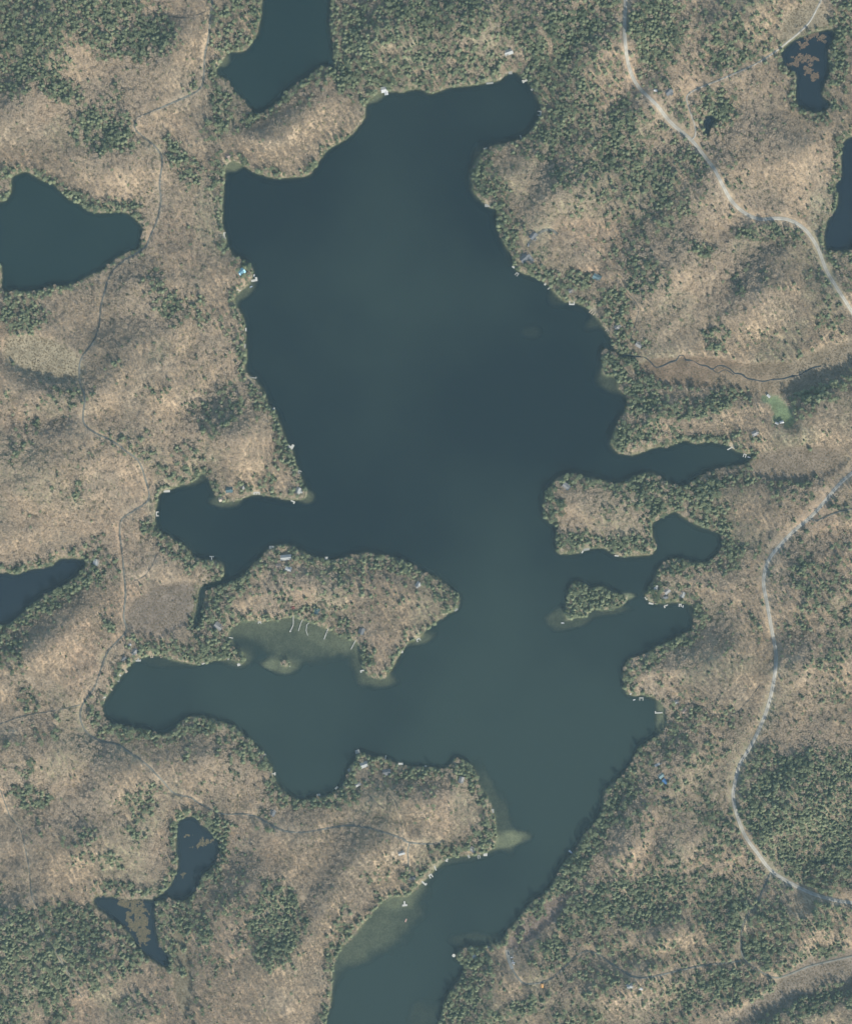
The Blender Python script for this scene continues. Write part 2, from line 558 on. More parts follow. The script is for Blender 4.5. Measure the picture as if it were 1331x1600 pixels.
# roads: (name, width, material, label, points)
ROADS = [
    ("road", 6.4, 'M_ROAD', [(979,-90),(976,0),(974,50),(976,80),(981,105),(991,129),(1007,150),(1028,171),(1049,194),(1077,217),(1094,237),(1112,263),(1128,294),(1144,318),(1165,335),(1186,343),(1212,342),(1233,345),(1254,357),(1268,373),(1278,391),(1291,425),(1310,459),(1331,490),(1380,560)]),
    ("road", 6.4, 'M_ROAD', [(1390,690),(1331,738),(1310,756),(1286,784),(1265,807),(1239,829),(1215,853),(1199,874),(1193,892),(1191,913),(1196,942),(1203,979),(1206,994),(1210,1020),(1208,1047),(1203,1081),(1195,1112),(1183,1141),(1168,1170),(1154,1194),(1147,1220),(1144,1244),(1149,1270),(1162,1304),(1181,1331),(1202,1358),(1228,1376),(1265,1394),(1302,1405),(1331,1410),(1400,1420)]),
    ("lane", 3.1, 'M_ROAD', [(1079,219),(1085,212),(1085,197),(1076,171),(1072,152),(1083,142),(1102,134),(1128,124),(1160,110),(1181,100),(1210,81),(1233,63),(1252,47),(1264,34),(1274,16),(1285,-10),(1300,-80)]),
    ("lane", 3.0, 'M_LANE', [(1264,809),(1273,814),(1288,807),(1310,799),(1331,795),(1390,786)]),
    ("lane", 3.6, 'M_LANE', [(1203,1362),(1191,1387),(1181,1410),(1165,1431),(1157,1452),(1157,1484),(1162,1497),(1181,1513),(1207,1526),(1228,1523),(1260,1510),(1296,1501),(1331,1493),(1390,1480)]),
    ("lane", 3.6, 'M_LANE', [(1157,1500),(1128,1504),(1091,1508),(1044,1517),(1010,1523),(989,1523),(970,1513),(949,1500),(931,1488),(912,1485),(897,1494),(881,1510),(860,1527),(839,1534),(818,1534),(805,1521),(799,1510)]),
    ("driveway", 6.5, 'M_ROAD', [(800,1512),(795,1500),(792,1484)]),
    ("lane", 3.3, 'M_LANE', [(334,-90),(333,0),(330,26),(327,60),(321,87),(319,118),(314,139),(294,152),(263,166),(237,177),(218,185),(212,194),(214,205),(229,218),(247,234),(255,252),(251,287),(252,315),(246,344),(236,367),(226,388),(195,407),(174,428),(163,462),(158,483),(156,509),(147,535),(129,559),(125,578),(127,601),(135,622),(133,659),(152,677),(179,690),(200,706),(218,721),(227,745),(233,779),(210,798),(192,811),(188,832),(192,863),(195,898),(197,929),(194,963),(198,985),(179,1007),(168,1020),(158,1047),(149,1073),(134,1094),(126,1115),(131,1136),(142,1149),(158,1157),(184,1162),(197,1170),(226,1189),(252,1215),(273,1239),(297,1245),(315,1257),(347,1271),(382,1271),(401,1275),(425,1288),(446,1297),(477,1299),(514,1293),(548,1289),(580,1293),(609,1301),(630,1309),(640,1315),(680,1318),(689,1314)]),
    ("lane", 2.4, 'M_LANE', [(640,1316),(637,1329),(638,1345),(639,1362)]),
    ("track", 1.9, 'M_LANE', [(126,1101),(105,1106),(74,1112),(39,1118),(0,1131),(-60,1150)]),
    ("track", 2.0, 'M_TRACK', [(222,6),(242,21),(263,26),(289,30),(310,26),(327,18)]),
    ("track", 2.1, 'M_LANE', [(3,1233),(13,1263),(18,1276),(34,1295),(42,1326),(48,1360),(52,1397),(63,1421),(70,1450),(84,1473),(100,1500),(116,1531),(130,1557)]),
    ("track", 1.9, 'M_TRACK', [(970,436),(978,457),(990,471),(996,486),(991,509),(984,535)]),
    ("track", 1.9, 'M_TRACK', [(1030,228),(1015,252),(1002,284),(1000,315),(998,350)]),
    ("track", 2.0, 'M_TRACK', [(210,908),(226,900),(238,886),(246,866)]),
    ("track", 1.9, 'M_TRACK', [(596,1220),(606,1236),(618,1252),(624,1278),(630,1300)]),
    ("track", 1.9, 'M_TRACK', [(575,1240),(592,1256),(600,1262)]),
    ("track", 1.9, 'M_TRACK', [(1070,1099),(1097,1103),(1112,1115),(1144,1115),(1160,1102),(1185,1070)]),
    ("driveway", 5.0, 'M_LANE', [(824,384),(829,376),(838,368),(850,361),(864,362),(870,368)]),
]

# ------------------------------------------------------------------ terrain sheet
xs_in = np.arange(-784, 785, 4.0)
ys_in = np.arange(-904, 905, 4.0)


def extend(a):
    out = [20, 45, 90, 180, 350, 650, 1100, 1700, 2400]
    return np.concatenate([a[0] - np.array(out[::-1]), a, a[-1] + np.array(out)])


XS = extend(xs_in)
YS = extend(ys_in)
GX, GY = np.meshgrid(XS, YS)             # rows = y
PX = GX + 665.5                          # map coordinates
PY = 800.0 - GY
flatx, flaty = PX.ravel(), PY.ravel()

# little bays and points along the shore
wx = flatx + (fbm(flatx, flaty, 26, 1, 3) - 0.5) * 7
wy = flaty + (fbm(flatx, flaty, 26, 5, 3) - 0.5) * 7
near = (flatx > -130) & (flatx < 1460) & (flaty > -110) & (flaty < 1710)
lake_in = inside_dist(LAKE, wx, wy)
isl = inside_dist(ISLAND, wx, wy, 60)
islet = inside_dist(ISLET, wx, wy, 40)
lake_in = np.minimum(lake_in, -isl)
lake_in = np.minimum(lake_in, -islet)
pond_in = {k: inside_dist(P, wx, wy) for k, P in PONDS.items()}
WAT = lake_in.copy()
for k in pond_in:
    WAT = np.maximum(WAT, pond_in[k])


def ell(px, py, cx, cy, rx, ry, ang=0.0):
    """1 at the middle of an ellipse, 0 on its edge; ang degrees, + turns anticlockwise on the map"""
    c, s = math.cos(R(ang)), math.sin(R(ang))
    dx, dy = px - cx, -(py - cy)
    u = (dx * c + dy * s) / rx
    v = (-dx * s + dy * c) / ry
    return 1 - np.sqrt(u * u + v * v)


# hills: middle of the sunlit slope, long radius, short radius, turn, height
HILLS = [
    (95,80,60,45,-60,24),(40,205,90,45,20,20),(290,120,60,50,30,20),(440,225,85,32,35,22),(225,290,60,45,0,16),(205,470,80,40,0,18),(230,600,70,55,20,26),
    (395,710,70,55,40,34),(60,760,90,60,10,22),(140,730,70,60,0,20),(275,905,45,32,30,12),(70,1040,80,40,20,22),(70,1215,80,60,0,24),(265,1190,60,45,0,20),(345,1200,60,55,0,22),
    (520,930,70,40,0,16),(640,935,55,40,0,14),(660,1262,80,42,10,24),(590,1345,80,40,40,24),(460,1310,70,45,10,16),(420,1420,60,60,0,18),(540,1470,40,90,0,22),
    (900,330,70,50,40,26),(955,110,60,55,60,20),(1250,270,70,60,0,24),(1070,440,80,70,30,26),(1200,500,90,50,20,30),(1060,680,90,24,5,16),(1290,650,60,40,30,24),
    (950,790,80,28,0,14),(1150,780,60,40,0,16),(1130,905,60,50,40,20),(1120,1050,60,80,70,26),(1270,950,60,70,45,24),(1280,1060,70,50,20,24),(1060,1180,60,60,50,20),
    (1260,1260,80,70,20,26),(990,1330,60,80,50,24),(1060,1350,70,60,30,24),(1050,1480,70,30,10,20),(880,1380,50,60,50,18),(1260,1450,60,40,0,18),
    (1010,1560,90,40,10,24),(1240,1590,80,30,20,9),(60,1500,70,80,50,20),(170,1530,60,60,50,16),(330,1440,60,70,50,18),(430,1540,60,60,0,18),(880,60,90,50,50,20),
    (620,80,80,60,0,20),(740,60,70,50,0,18),(860,230,30,80,-35,24),(800,270,40,25,30,12),(1170,40,80,40,20,16),(160,1330,90,45,10,20),(190,1250,70,50,40,18),
    (20,600,60,50,0,20),(100,640,70,40,-20,22),(50,860,60,20,20,10),(120,990,80,30,30,18),(1300,480,40,40,0,14),(1020,200,70,30,50,18),(1110,340,60,40,30,18),
    (300,1000,70,14,-10,8),(770,1540,60,60,50,18),
]
hill = np.zeros_like(flatx)
for (cx, cy, rx, ry, a, h) in HILLS:
    e = 1 - ell(flatx, flaty, cx - 15, cy - 22, rx, ry, a)
    hill = np.maximum(hill, h * 0.9 * np.exp(-e * e * 1.1)) + 0.18 * h * np.exp(-e * e * 1.1)
rot_u = flatx * 0.75 - flaty * 0.66
rot_v = flatx * 0.66 + flaty * 0.75
hill += (fbm(rot_u * 0.55, rot_v, 82, 11, 4) - 0.42) * 27
hill += (fbm(rot_u * 0.6, rot_v, 34, 21, 3) - 0.5) * 13
hill = np.maximum(hill, 0) + 3.0

# meadows and marshes stay flat
FLATS = [  # cx, cy, rx, ry, angle, strength
    (70,562,62,30,-18), (1092,582,92,22,-3), (1200,592,80,24,3), (1285,570,70,22,25), (1250,725,68,26,5), (262,950,60,34,20), (1285,1525,74,30,18),
    (1195,1572,45,16,28), (1250,1412,16,18,0), (1220,643,11,27,35), (205,1440,8,8,0), (1262,60,40,50,0), (285,1520,14,60,5), (840,1440,14,60,-48),
]
flatm = np.zeros_like(flatx)         # level ground
openm = np.zeros_like(flatx)         # ground without trees
for (cx, cy, rx, ry, a) in FLATS:
    e = ell(flatx, flaty, cx, cy, rx, ry, a)
    openm = np.maximum(openm, sstep(-0.35, 0.15, e))
    if max(rx, ry) > 20:
        flatm = np.maximum(flatm, sstep(-0.9, 0.15, e))

land_d = np.maximum(-WAT, 0)
shore = np.where(land_d < 6, 0.30 * land_d, 1.8 + 0.05 * np.minimum(land_d - 6, 60))
Hland = shore + hill * sstep(4, 75, land_d) * (1 - 0.93 * flatm)
# lake bed: steep drop, with sand bars and shallow coves: cx, cy, rx, ry, angle, depth (m)
SHOALS = [
    (450,992,105,36,-16,1.15), (400,975,60,16,0,0.9), (520,1000,60,16,-20,0.8), (425,1039,16,8,0,0.6), (447,1040,24,14,0,0.8), (570,1040,20,30,0,1.3), (595,1064,26,12,0,1.0),
    (792,1311,34,14,8,0.45), (788,1285,14,50,10,1.6), (870,968,20,16,30,1.2), (900,974,34,8,20,1.4), (950,957,38,6,8,1.6), (982,931,12,5,0,0.4), (1036,1120,12,34,0,0.6),
    (600,1432,70,52,45,1.25), (560,1475,60,24,45,1.0), (614,1408,30,10,0,0.6), (830,519,18,12,10,2.3), (364,258,14,10,0,0.5), (482,778,12,10,0,0.9), (952,597,22,16,-30,1.3),
    (585,152,16,9,20,0.6), (380,456,24,10,40,0.9), (936,500,10,26,-60,1.7), (745,268,10,34,0,1.4), (870,465,14,14,0,1.9), (660,1590,30,26,0,2.0), (740,1470,40,14,0,1.8),
    (350,785,22,9,0,1.0), (700,1345,60,8,10,1.7), (645,1392,22,9,45,0.9), (772,1250,10,60,20,1.5), (1088,955,12,8,0,1.0), (250,1032,40,12,-10,2.2), (375,1028,22,16,0,1.2),
    (945,1250,8,14,0,1.0), (350,95,12,10,0,0.9), (660,1000,22,8,20,1.0), (300,750,24,10,10,1.3),  (1178,700,10,8,0,1.0),
]
depth = np.minimum(0.55 * np.maximum(WAT, 0) + 0.1, 12.0)
depth = depth * (0.8 + 0.5 * fbm(flatx, flaty, 60, 31, 3))
sandm = np.zeros_like(flatx)
for (cx, cy, rx, ry, a, dp) in SHOALS:
    e = ell(flatx, flaty, cx, cy, rx, ry, a) + (fbm(flatx, flaty, 18, 41, 3) - 0.5) * 0.55
    w = sstep(-0.75, 0.5, e)
    sandm = np.maximum(sandm, w)
    depth = np.maximum(depth, 0.05) ** (1 - w) * np.minimum(np.maximum(depth, 0.05), dp) ** w
HT = np.where(WAT > 0, -depth, Hland)
nbx = (WAT > -4) & (WAT <= 0)
HT = np.where(nbx, np.minimum(HT, 0.28 * (-WAT) + 0.02), HT)
HG = HT.reshape(GX.shape)


def samp(A, px, py):
    """bilinear sample of a terrain grid at map coordinates (inner part of the sheet)"""
    x = np.asarray(px, dtype=float) - 665.5
    y = 800.0 - np.asarray(py, dtype=float)
    off = 9
    u = np.clip((x - xs_in[0]) / 4.0, 0, len(xs_in) - 1.001)
    v = np.clip((y - ys_in[0]) / 4.0, 0, len(ys_in) - 1.001)
    iu = u.astype(int)
    iv = v.astype(int)
    fu = u - iu
    fv = v - iv
    iu = iu + off
    iv = iv + off
    return (A[iv, iu] * (1 - fu) + A[iv, iu + 1] * fu) * (1 - fv) + (A[iv + 1, iu] * (1 - fu) + A[iv + 1, iu + 1] * fu) * fv


def height(px, py):
    return float(samp(HG, np.array([px]), np.array([py]))[0])


WATG = WAT.reshape(GX.shape)

# where evergreens grow: cx, cy, rx, ry, angle, share of the canopy
CON = [
    (45,50,70,80,0,.85),(190,40,90,55,-15,.8),(15,110,45,40,0,.75),(90,135,50,20,-25,.75),(168,208,50,36,-20,.85),(60,295,60,18,-30,.8),(120,315,50,14,-35,.8),(195,325,40,12,0,.7),
    (280,245,18,30,30,.7),(300,270,18,26,20,.6),(335,205,26,24,0,.55),(365,30,40,48,0,.6),(350,80,24,12,0,.4),(345,150,14,34,30,.6),(430,155,70,14,38,.75),(505,115,30,14,30,.6),
    (345,290,12,60,0,.6),(620,30,120,34,0,.75),(545,90,30,60,0,.85),(600,115,60,20,0,.6),(680,110,60,28,0,.55),(700,25,80,34,0,.75),(760,100,50,22,0,.55),(880,65,40,70,-40,.8),
    (920,20,60,26,0,.75),(840,110,26,50,-30,.8),(1025,50,42,62,0,.88),(900,160,28,46,-40,.85),(870,200,30,55,-45,.85),(835,235,34,20,20,.6),(960,215,26,62,-20,.8),(985,270,24,50,10,.7),
    (915,235,40,40,0,.5),(895,280,36,22,0,.55),(750,265,18,34,10,.85),(770,295,30,16,-20,.7),(790,350,22,40,10,.85),(795,395,16,20,0,.6),(1030,280,26,50,10,.7),(1040,335,40,20,0,.55),
    (1080,250,30,24,-30,.6),(1140,60,60,30,25,.5),(1060,30,30,30,0,.4),(1120,165,30,30,50,.75),(1150,90,60,16,20,.6),(1305,80,16,60,10,.85),(1320,30,24,34,0,.6),(1300,170,20,20,0,.4),
    (1240,110,20,30,0,.4),(1190,362,40,16,0,.7),(1230,370,30,20,0,.55),(1315,400,24,26,0,.5),(1310,440,20,30,0,.35),(1095,390,30,12,10,.6),(1155,440,10,30,-15,.6),(1120,530,16,26,10,.6),
    (1010,545,16,10,0,.6),(1300,490,26,30,0,.45),(960,470,26,26,0,.75),(965,510,16,40,40,.75),(1000,430,30,30,50,.55),(900,440,30,16,-20,.6),(850,425,30,10,-20,.7),(995,350,14,50,0,.5),
    (975,580,36,24,-30,.95),(1000,615,40,30,0,.92),(1060,600,40,14,10,.6),(1080,640,70,16,5,.85),(1140,620,40,16,0,.75),(985,680,50,20,20,.8),(1060,690,80,9,5,.75),(1160,680,30,12,0,.5),
    (1290,610,50,18,28,.85),(1250,640,16,20,40,.5),(1320,580,30,16,20,.6),(1000,755,50,18,5,.9),(1080,770,50,26,20,.9),(890,755,30,14,0,.7),(860,795,14,26,0,.8),(900,845,36,20,0,.85),
    (980,850,44,20,0,.85),(1020,800,30,30,0,.8),(1110,810,40,18,-20,.85),(1150,755,50,12,5,.7),(1240,752,40,10,0,.75),(1240,770,34,26,0,.35),(1140,855,16,30,20,.8),(1100,890,60,10,0,.75),
    (1040,885,30,12,10,.7),(1020,915,14,30,10,.6),(920,932,60,40,0,.97),(1090,965,16,30,0,.8),(1060,1000,40,12,20,.8),(1010,1030,36,10,20,.8),(985,1055,12,26,0,.7),(1260,900,26,34,40,.6),
    (1300,905,20,30,0,.5),(1275,950,24,24,0,.4),(1250,970,16,30,20,.6),(1290,1030,40,14,10,.6),(1300,1085,30,16,0,.5),(1180,980,10,30,0,.2),(1030,1140,40,16,30,.5),(1110,1120,40,16,0,.45),
    (1060,1130,40,20,0,.4),(1230,1195,60,20,10,.75),(1260,1260,120,80,15,.95),(1320,1290,60,90,0,.9),(1180,1240,26,50,0,.7),(1230,1330,90,40,-30,.85),(1310,1360,40,30,0,.7),(1190,1190,24,30,30,.55),
    (1115,1290,20,50,20,.5),(1150,1300,16,40,-20,.6),(1200,1420,40,30,0,.55),(1250,1445,50,14,5,.8),(1290,1410,30,40,0,.6),(1130,1420,40,50,0,.8),(1150,1480,30,30,0,.7),(1200,1490,60,22,0,.6),
    (1280,1490,50,12,15,.75),(1110,1545,70,30,5,.8),(1050,1580,40,30,0,.5),(1200,1545,60,12,15,.6),(1290,1560,70,22,15,.8),(1220,1590,60,20,10,.6),(970,1400,110,30,15,.85),(1000,1420,70,30,0,.8),
    (910,1440,40,20,0,.6),(860,1490,26,30,50,.8),(1060,1530,30,20,0,.4),(940,1540,40,16,30,.55),(900,1590,40,20,0,.6),(820,1570,40,16,20,.75),(745,1510,34,40,30,.7),(715,1560,34,34,30,.85),
    (740,1590,60,20,0,.75),(900,1345,22,80,-35,.88),(960,1260,20,60,-35,.85),(850,1410,14,50,-48,.75),(800,1460,16,30,-40,.7),(990,1190,14,40,-25,.5),(1000,1280,26,30,0,.4),(980,1350,30,20,0,.4),
    (433,1445,42,66,0,.97),(440,1470,30,34,0,.95),(340,1300,18,34,20,.75),(330,1350,20,30,30,.6),(300,1430,26,50,30,.75),(275,1480,24,60,15,.7),(350,1400,30,40,0,.4),(520,1500,8,50,0,.5),
    (60,1490,80,60,-20,.85),(20,1440,40,30,20,.8),(120,1440,60,26,-25,.75),(90,1545,26,60,0,.75),(20,1560,30,50,0,.7),(150,1510,40,40,-30,.5),(200,1490,26,30,-40,.6),(220,1570,50,16,0,.4),
    (200,1390,60,8,-5,.8),(250,1400,14,10,0,.8),(220,1250,40,26,20,.6),(215,1290,20,30,0,.6),(160,1340,40,12,-20,.45),(520,915,170,50,-3,.26),(1230,560,120,60,0,.1),(700,70,330,85,0,.5),(1000,250,110,150,0,.32),(1100,1450,250,140,0,.34),(1280,950,70,150,0,.25),(1060,1180,80,110,0,.28),(1190,60,150,70,0,.3),(330,1400,80,130,0,.22),(50,1245,36,18,-10,.65),(45,1195,26,10,40,.6),(130,1310,20,30,0,.45),
    (240,1142,80,14,0,.9),(290,1140,60,16,10,.9),(390,1170,16,46,38,.85),(430,1235,14,26,30,.7),(490,1252,70,8,0,.75),(550,1225,12,40,-20,.7),(575,1190,30,14,0,.6),(640,1205,50,9,0,.8),
    (725,1205,20,22,0,.8),(755,1260,12,50,15,.75),(750,1310,30,18,10,.85),(700,1325,30,10,0,.5),(650,1358,26,14,20,.75),(595,1400,30,8,40,.5),(540,1440,14,30,0,.6),(530,1480,8,50,-20,.6),
    (545,880,120,12,-5,.75),(620,890,60,12,-12,.7),(690,920,20,30,30,.6),(390,900,60,14,40,.65),(440,865,40,14,0,.6),(340,960,26,40,0,.55),(300,1020,70,16,-10,.92),(340,1005,40,20,0,.88),
    (575,1030,14,26,0,.75),(500,965,60,8,-15,.4),(660,985,40,8,20,.5),(60,930,30,12,35,.6),(110,920,50,14,35,.85),(60,958,50,14,38,.75),(150,895,34,22,0,.7),(10,1010,30,40,20,.6),(40,890,60,10,15,.6),
    (130,865,40,8,0,.5),(280,850,40,24,-35,.65),(240,820,20,14,0,.7),(320,885,34,14,0,.6),(205,1000,16,10,0,.5),(180,1070,14,40,-30,.55),(150,1110,14,30,0,.5),(40,495,34,34,0,.8),(262,480,20,17,0,.8),
    (30,460,40,12,0,.6),(190,405,36,8,25,.7),(350,360,10,40,0,.6),(380,420,20,18,0,.4),(370,500,12,40,-10,.75),(380,560,14,40,0,.75),(400,610,20,40,20,.65),(360,640,18,30,-30,.7),
    (435,670,12,40,10,.75),(460,720,12,40,15,.7),(470,765,12,16,0,.6),(380,765,14,10,0,.6),(215,700,40,12,-30,.5),(265,745,30,8,-40,.5),(190,565,14,6,20,.7),(330,660,12,26,10,.4),
    (240,620,8,8,0,.3),(310,640,40,12,0,.25),(180,690,40,16,-30,.35),(20,985,30,20,30,.6),(60,1150,40,10,15,.4),(45,1100,20,12,0,.4),(330,1230,24,14,0,.25),(260,1015,50,10,-8,.8),
]


def conifer_share(px, py):
    jx = px + (fbm(px, py, 22, 51, 3) - 0.5) * 26
    jy = py + (fbm(px, py, 22, 61, 3) - 0.5) * 26
    f = np.zeros_like(px)
    for (cx, cy, rx, ry, a, s) in CON:
        f = np.maximum(f, s * sstep(-0.34, 0.32, ell(jx, jy, cx, cy, rx, ry, a)))
    n = fbm(px, py, 60, 71, 4)
    f = f * (0.72 + 0.45 * sstep(0.3, 0.6, fbm(px, py, 16, 81, 2)))
    f = np.maximum(f, 0.35 * sstep(0.60, 0.72, n))
    f = np.maximum(f, 0.02 + 0.07 * sstep(850, 1050, px) * sstep(0.4, 0.6, fbm(px, py, 45, 77, 3)))
    return np.clip(f * 0.93, 0, 0.9)


# soil colours
def soil():
    x, y = flatx, flaty
    n1 = fbm(x, y, 120, 91, 4)
    n2 = fbm(x, y, 45, 95, 3)
    tan = np.array([0.41, 0.312, 0.203])
    pink = np.array([0.43, 0.312, 0.206])
    grey = np.array([0.295, 0.247, 0.178])
    olive = np.array([0.285, 0.268, 0.172])
    c = tan[None, :] * np.ones((len(x), 1))

    def lay(col, w):
        nonlocal c
        w = w[:, None]
        c = c * (1 - w) + np.array(col)[None, :] * w

    lay(pink, sstep(0.5, 0.68, n1) * 0.8)
    lay(grey, sstep(0.48, 0.72, n2) * 0.75)
    lay(olive, sstep(0.55, 0.70, fbm(x, y, 80, 99, 3)) * 0.7)
    lay((0.19, 0.175, 0.12), np.clip(conifer_share(x, y) * 1.1 - 0.25, 0, 0.85))
    for i, (cx, cy, rx, ry, a) in enumerate(FLATS):
        col = [(0.31, 0.262, 0.17), (0.190, 0.136, 0.090), (0.235, 0.18, 0.118), (0.25, 0.2, 0.135), (0.215, 0.17, 0.122), (0.185, 0.15, 0.115), (0.215, 0.175, 0.13),
               (0.22, 0.18, 0.135), (0.34, 0.27, 0.18), (0.15, 0.195, 0.10), (0.20, 0.16, 0.10), (0.25, 0.21, 0.14), (0.19, 0.165, 0.11), (0.22, 0.17, 0.14)][i]
        e = ell(x, y, cx, cy, rx, ry, a) + (fbm(x, y, 14, 105, 3) - 0.5) * 0.4
        lay(col, sstep(-0.30, 0.0, e) * 0.92)
    # lawns and garden plots
    for (cx, cy, rx, ry, a) in [(1194, 624, 9, 7, -40), (1213, 656, 9, 8, 0), (1225, 648, 8, 20, 40), (1206, 628, 9, 7, -30), (410, 1268, 8, 6, 0), (345, 200, 16, 12, 0), (846, 395, 12, 9, 20), (760, 1560, 14, 8, 30), (1080, 1168, 9, 8, 0)]:
        e = ell(x, y, cx, cy, rx, ry, a) + (fbm(x, y, 10, 115, 2) - 0.5) * 0.4
        lay((0.16, 0.21, 0.11), sstep(-0.1, 0.25, e) * 0.9)
    # sandy and stony edge at the waterline, pale beaches
    lay((0.20, 0.20, 0.12), (sstep(-6.0, -1.0, WAT) * (1 - sstep(-0.5, 0.5, WAT))) * 0.7)
    for (cx, cy, rx, ry) in [(356, 250, 10, 7), (345, 92, 14, 10), (895, 966, 12, 5), (1147, 697, 9, 6), (984, 930, 8, 4), (576, 152, 12, 6), (773, 1322, 10, 6), (797, 1489, 8, 8), (786, 120, 10, 5), (1294, 165, 8, 8), (980, 1537, 9, 7), (810, 396, 10, 6), (395, 425, 6, 10), (20, 1142, 20, 3), (885, 745, 8, 6)]:
        lay((0.47, 0.40, 0.28), sstep(-0.3, 0.4, ell(x, y, cx, cy, rx, ry)) * 0.85)
    lay((0.13, 0.125, 0.08), sstep(-1.5, 1.0, WAT))
    lay((0.33, 0.315, 0.20), sstep(-0.5, 1.5, WAT) * sstep(0.1, 0.6, sandm))
    return np.concatenate([c, np.ones((len(x), 1))], 1)


nyv, nxv = GX.shape
ii = np.arange(nyv * nxv).reshape(nyv, nxv)
quads = np.stack([ii[:-1, :-1], ii[:-1, 1:], ii[1:, 1:], ii[1:, :-1]], -1).reshape(-1, 4)
co = np.stack([GX.ravel(), GY.ravel(), HT], 1)
g_me = mesh_np("ground", co, quads, [M_GROUND])
at = g_me.attributes.new("soil", 'FLOAT_COLOR', 'POINT')
at.data.foreach_set("color", soil().astype(np.float32).ravel())
ground = link(bpy.data.objects.new("ground", g_me))
tag(ground, "brown leaf-littered rolling ground around the lake", "ground", kind="structure")

# ------------------------------------------------------------------ water sheets
silt_field = np.clip(0.15 + 0.75 * sstep(650, 1250, flaty + 0.25 * (flatx - 600)) + (fbm(flatx, flaty, 170, 121, 4) - 0.5) * 1.3, 0, 1)


def water_sheet(name, inside, mat, label, category):
    ins = inside.reshape(GX.shape)
    ok = ins > -7
    cell = (ok[:-1, :-1] & ok[:-1, 1:] & ok[1:, 1:] & ok[1:, :-1])
    lim = (GX[:-1, :-1] > -1100) & (GX[:-1, :-1] < 1100) & (GY[:-1, :-1] > -1200) & (GY[:-1, :-1] < 1200)
    q = quads.reshape(nyv - 1, nxv - 1, 4)[cell & lim]
    used = np.unique(q)
    remap = np.full(nyv * nxv, -1)
    remap[used] = np.arange(len(used))
    c = co[used].copy()
    c[:, 2] = 0.0
    me = mesh_np(name, c, remap[q], [mat])
    a = me.attributes.new("depth", 'FLOAT', 'POINT')
    a.data.foreach_set("value", np.maximum(-HT[used], 0).astype(np.float32))
    a = me.attributes.new("silt", 'FLOAT', 'POINT')
    a.data.foreach_set("value", silt_field[used].astype(np.float32))
    o = link(bpy.data.objects.new(name, me))
    return tag(o, label, category, kind="structure")


water_sheet("lake", lake_in, M_LAKE, "large dark teal lake with many bays and islands", "lake")
for k, (m, lab) in {"north": (M_POND, "teal pond at the top edge behind the narrow ridge"), "west": (M_POND, "rounded teal pond on the left edge"),
                    "southwest": (M_DARKPOND, "dark blue pond tapering to the left edge"), "east": (M_DARKPOND, "dark pond cut off by the right edge"),
                    "beaver": (M_DARKPOND, "black pond with floating brown plant mats beside the lane"), "roadside": (M_DARKPOND, "tiny dark pond by the road fork"),
                    "wood": (M_DARKPOND, "crooked dark pond with a yellow-brown bog mat"), "tiny": (M_DARKPOND, "sliver of dark water in the evergreen plantation")}.items():
    water_sheet("pond", pond_in[k], m, lab, "pond")


# ------------------------------------------------------------------ roads, lanes, stream
def strip(name, pts, width, mat, lift=0.28, wob=0.0, label=None, category="road"):
    P = catmull(pts, 3.0)
    T = np.gradient(P, axis=0)
    T /= np.hypot(T[:, 0], T[:, 1])[:, None] + 1e-9
    Nn = np.stack([-T[:, 1], T[:, 0]], 1)
    offs = np.array([-0.5, -0.36, 0.0, 0.36, 0.5])
    vs_, ac = [], []
    wloc = width * (1 + wob * (fbm(P[:, 0], P[:, 1], 9, 131, 2) - 0.5) * 2)
    for o in offs:
        Q = P + Nn * (o * wloc)[:, None]
        z = samp(HG, Q[:, 0], Q[:, 1])
        z = np.maximum(z, 0.0) + (lift if abs(o) < 0.45 else -0.12) + (0.08 if o == 0 else 0)
        vs_.append(np.stack([Q[:, 0] - 665.5, 800 - Q[:, 1], z], 1))
        ac.append(np.full(len(P), o))
    V = np.stack(vs_, 1)
    n, k = V.shape[:2]
    idx = np.arange(n * k).reshape(n, k)
    q = np.stack([idx[:-1, :-1], idx[1:, :-1], idx[1:, 1:], idx[:-1, 1:]], -1).reshape(-1, 4)
    me = mesh_np(name, V.reshape(-1, 3), q, [mat])
    a = me.attributes.new("across", 'FLOAT', 'POINT')
    a.data.foreach_set("value", np.stack(ac, 1).astype(np.float32).ravel())
    o = link(bpy.data.objects.new(name, me))
    tag(o, label, category, kind="structure")
    return P


road_lab = {0: "pale gravel road curving through the upper right woods", 1: "pale gravel road bending down the right side", 2: "narrow pale lane looping past the black pond"}
ROAD_PTS = []
mats_by = {'M_ROAD': M_ROAD, 'M_LANE': M_LANE, 'M_TRACK': M_TRACK}
for i, (nm, w, mt, pts) in enumerate(ROADS):
    lift = 0.30 + 0.02 * (i % 7) * (1 if nm != "road" else 0)
    P = strip(nm, pts, w, mats_by[mt], lift, 0.0 if nm == "road" else 0.18, road_lab.get(i), nm)
    ROAD_PTS.append((P, w + (5.4 if nm == "road" else 2.6 if mt == 'M_ROAD' else 1.6)))

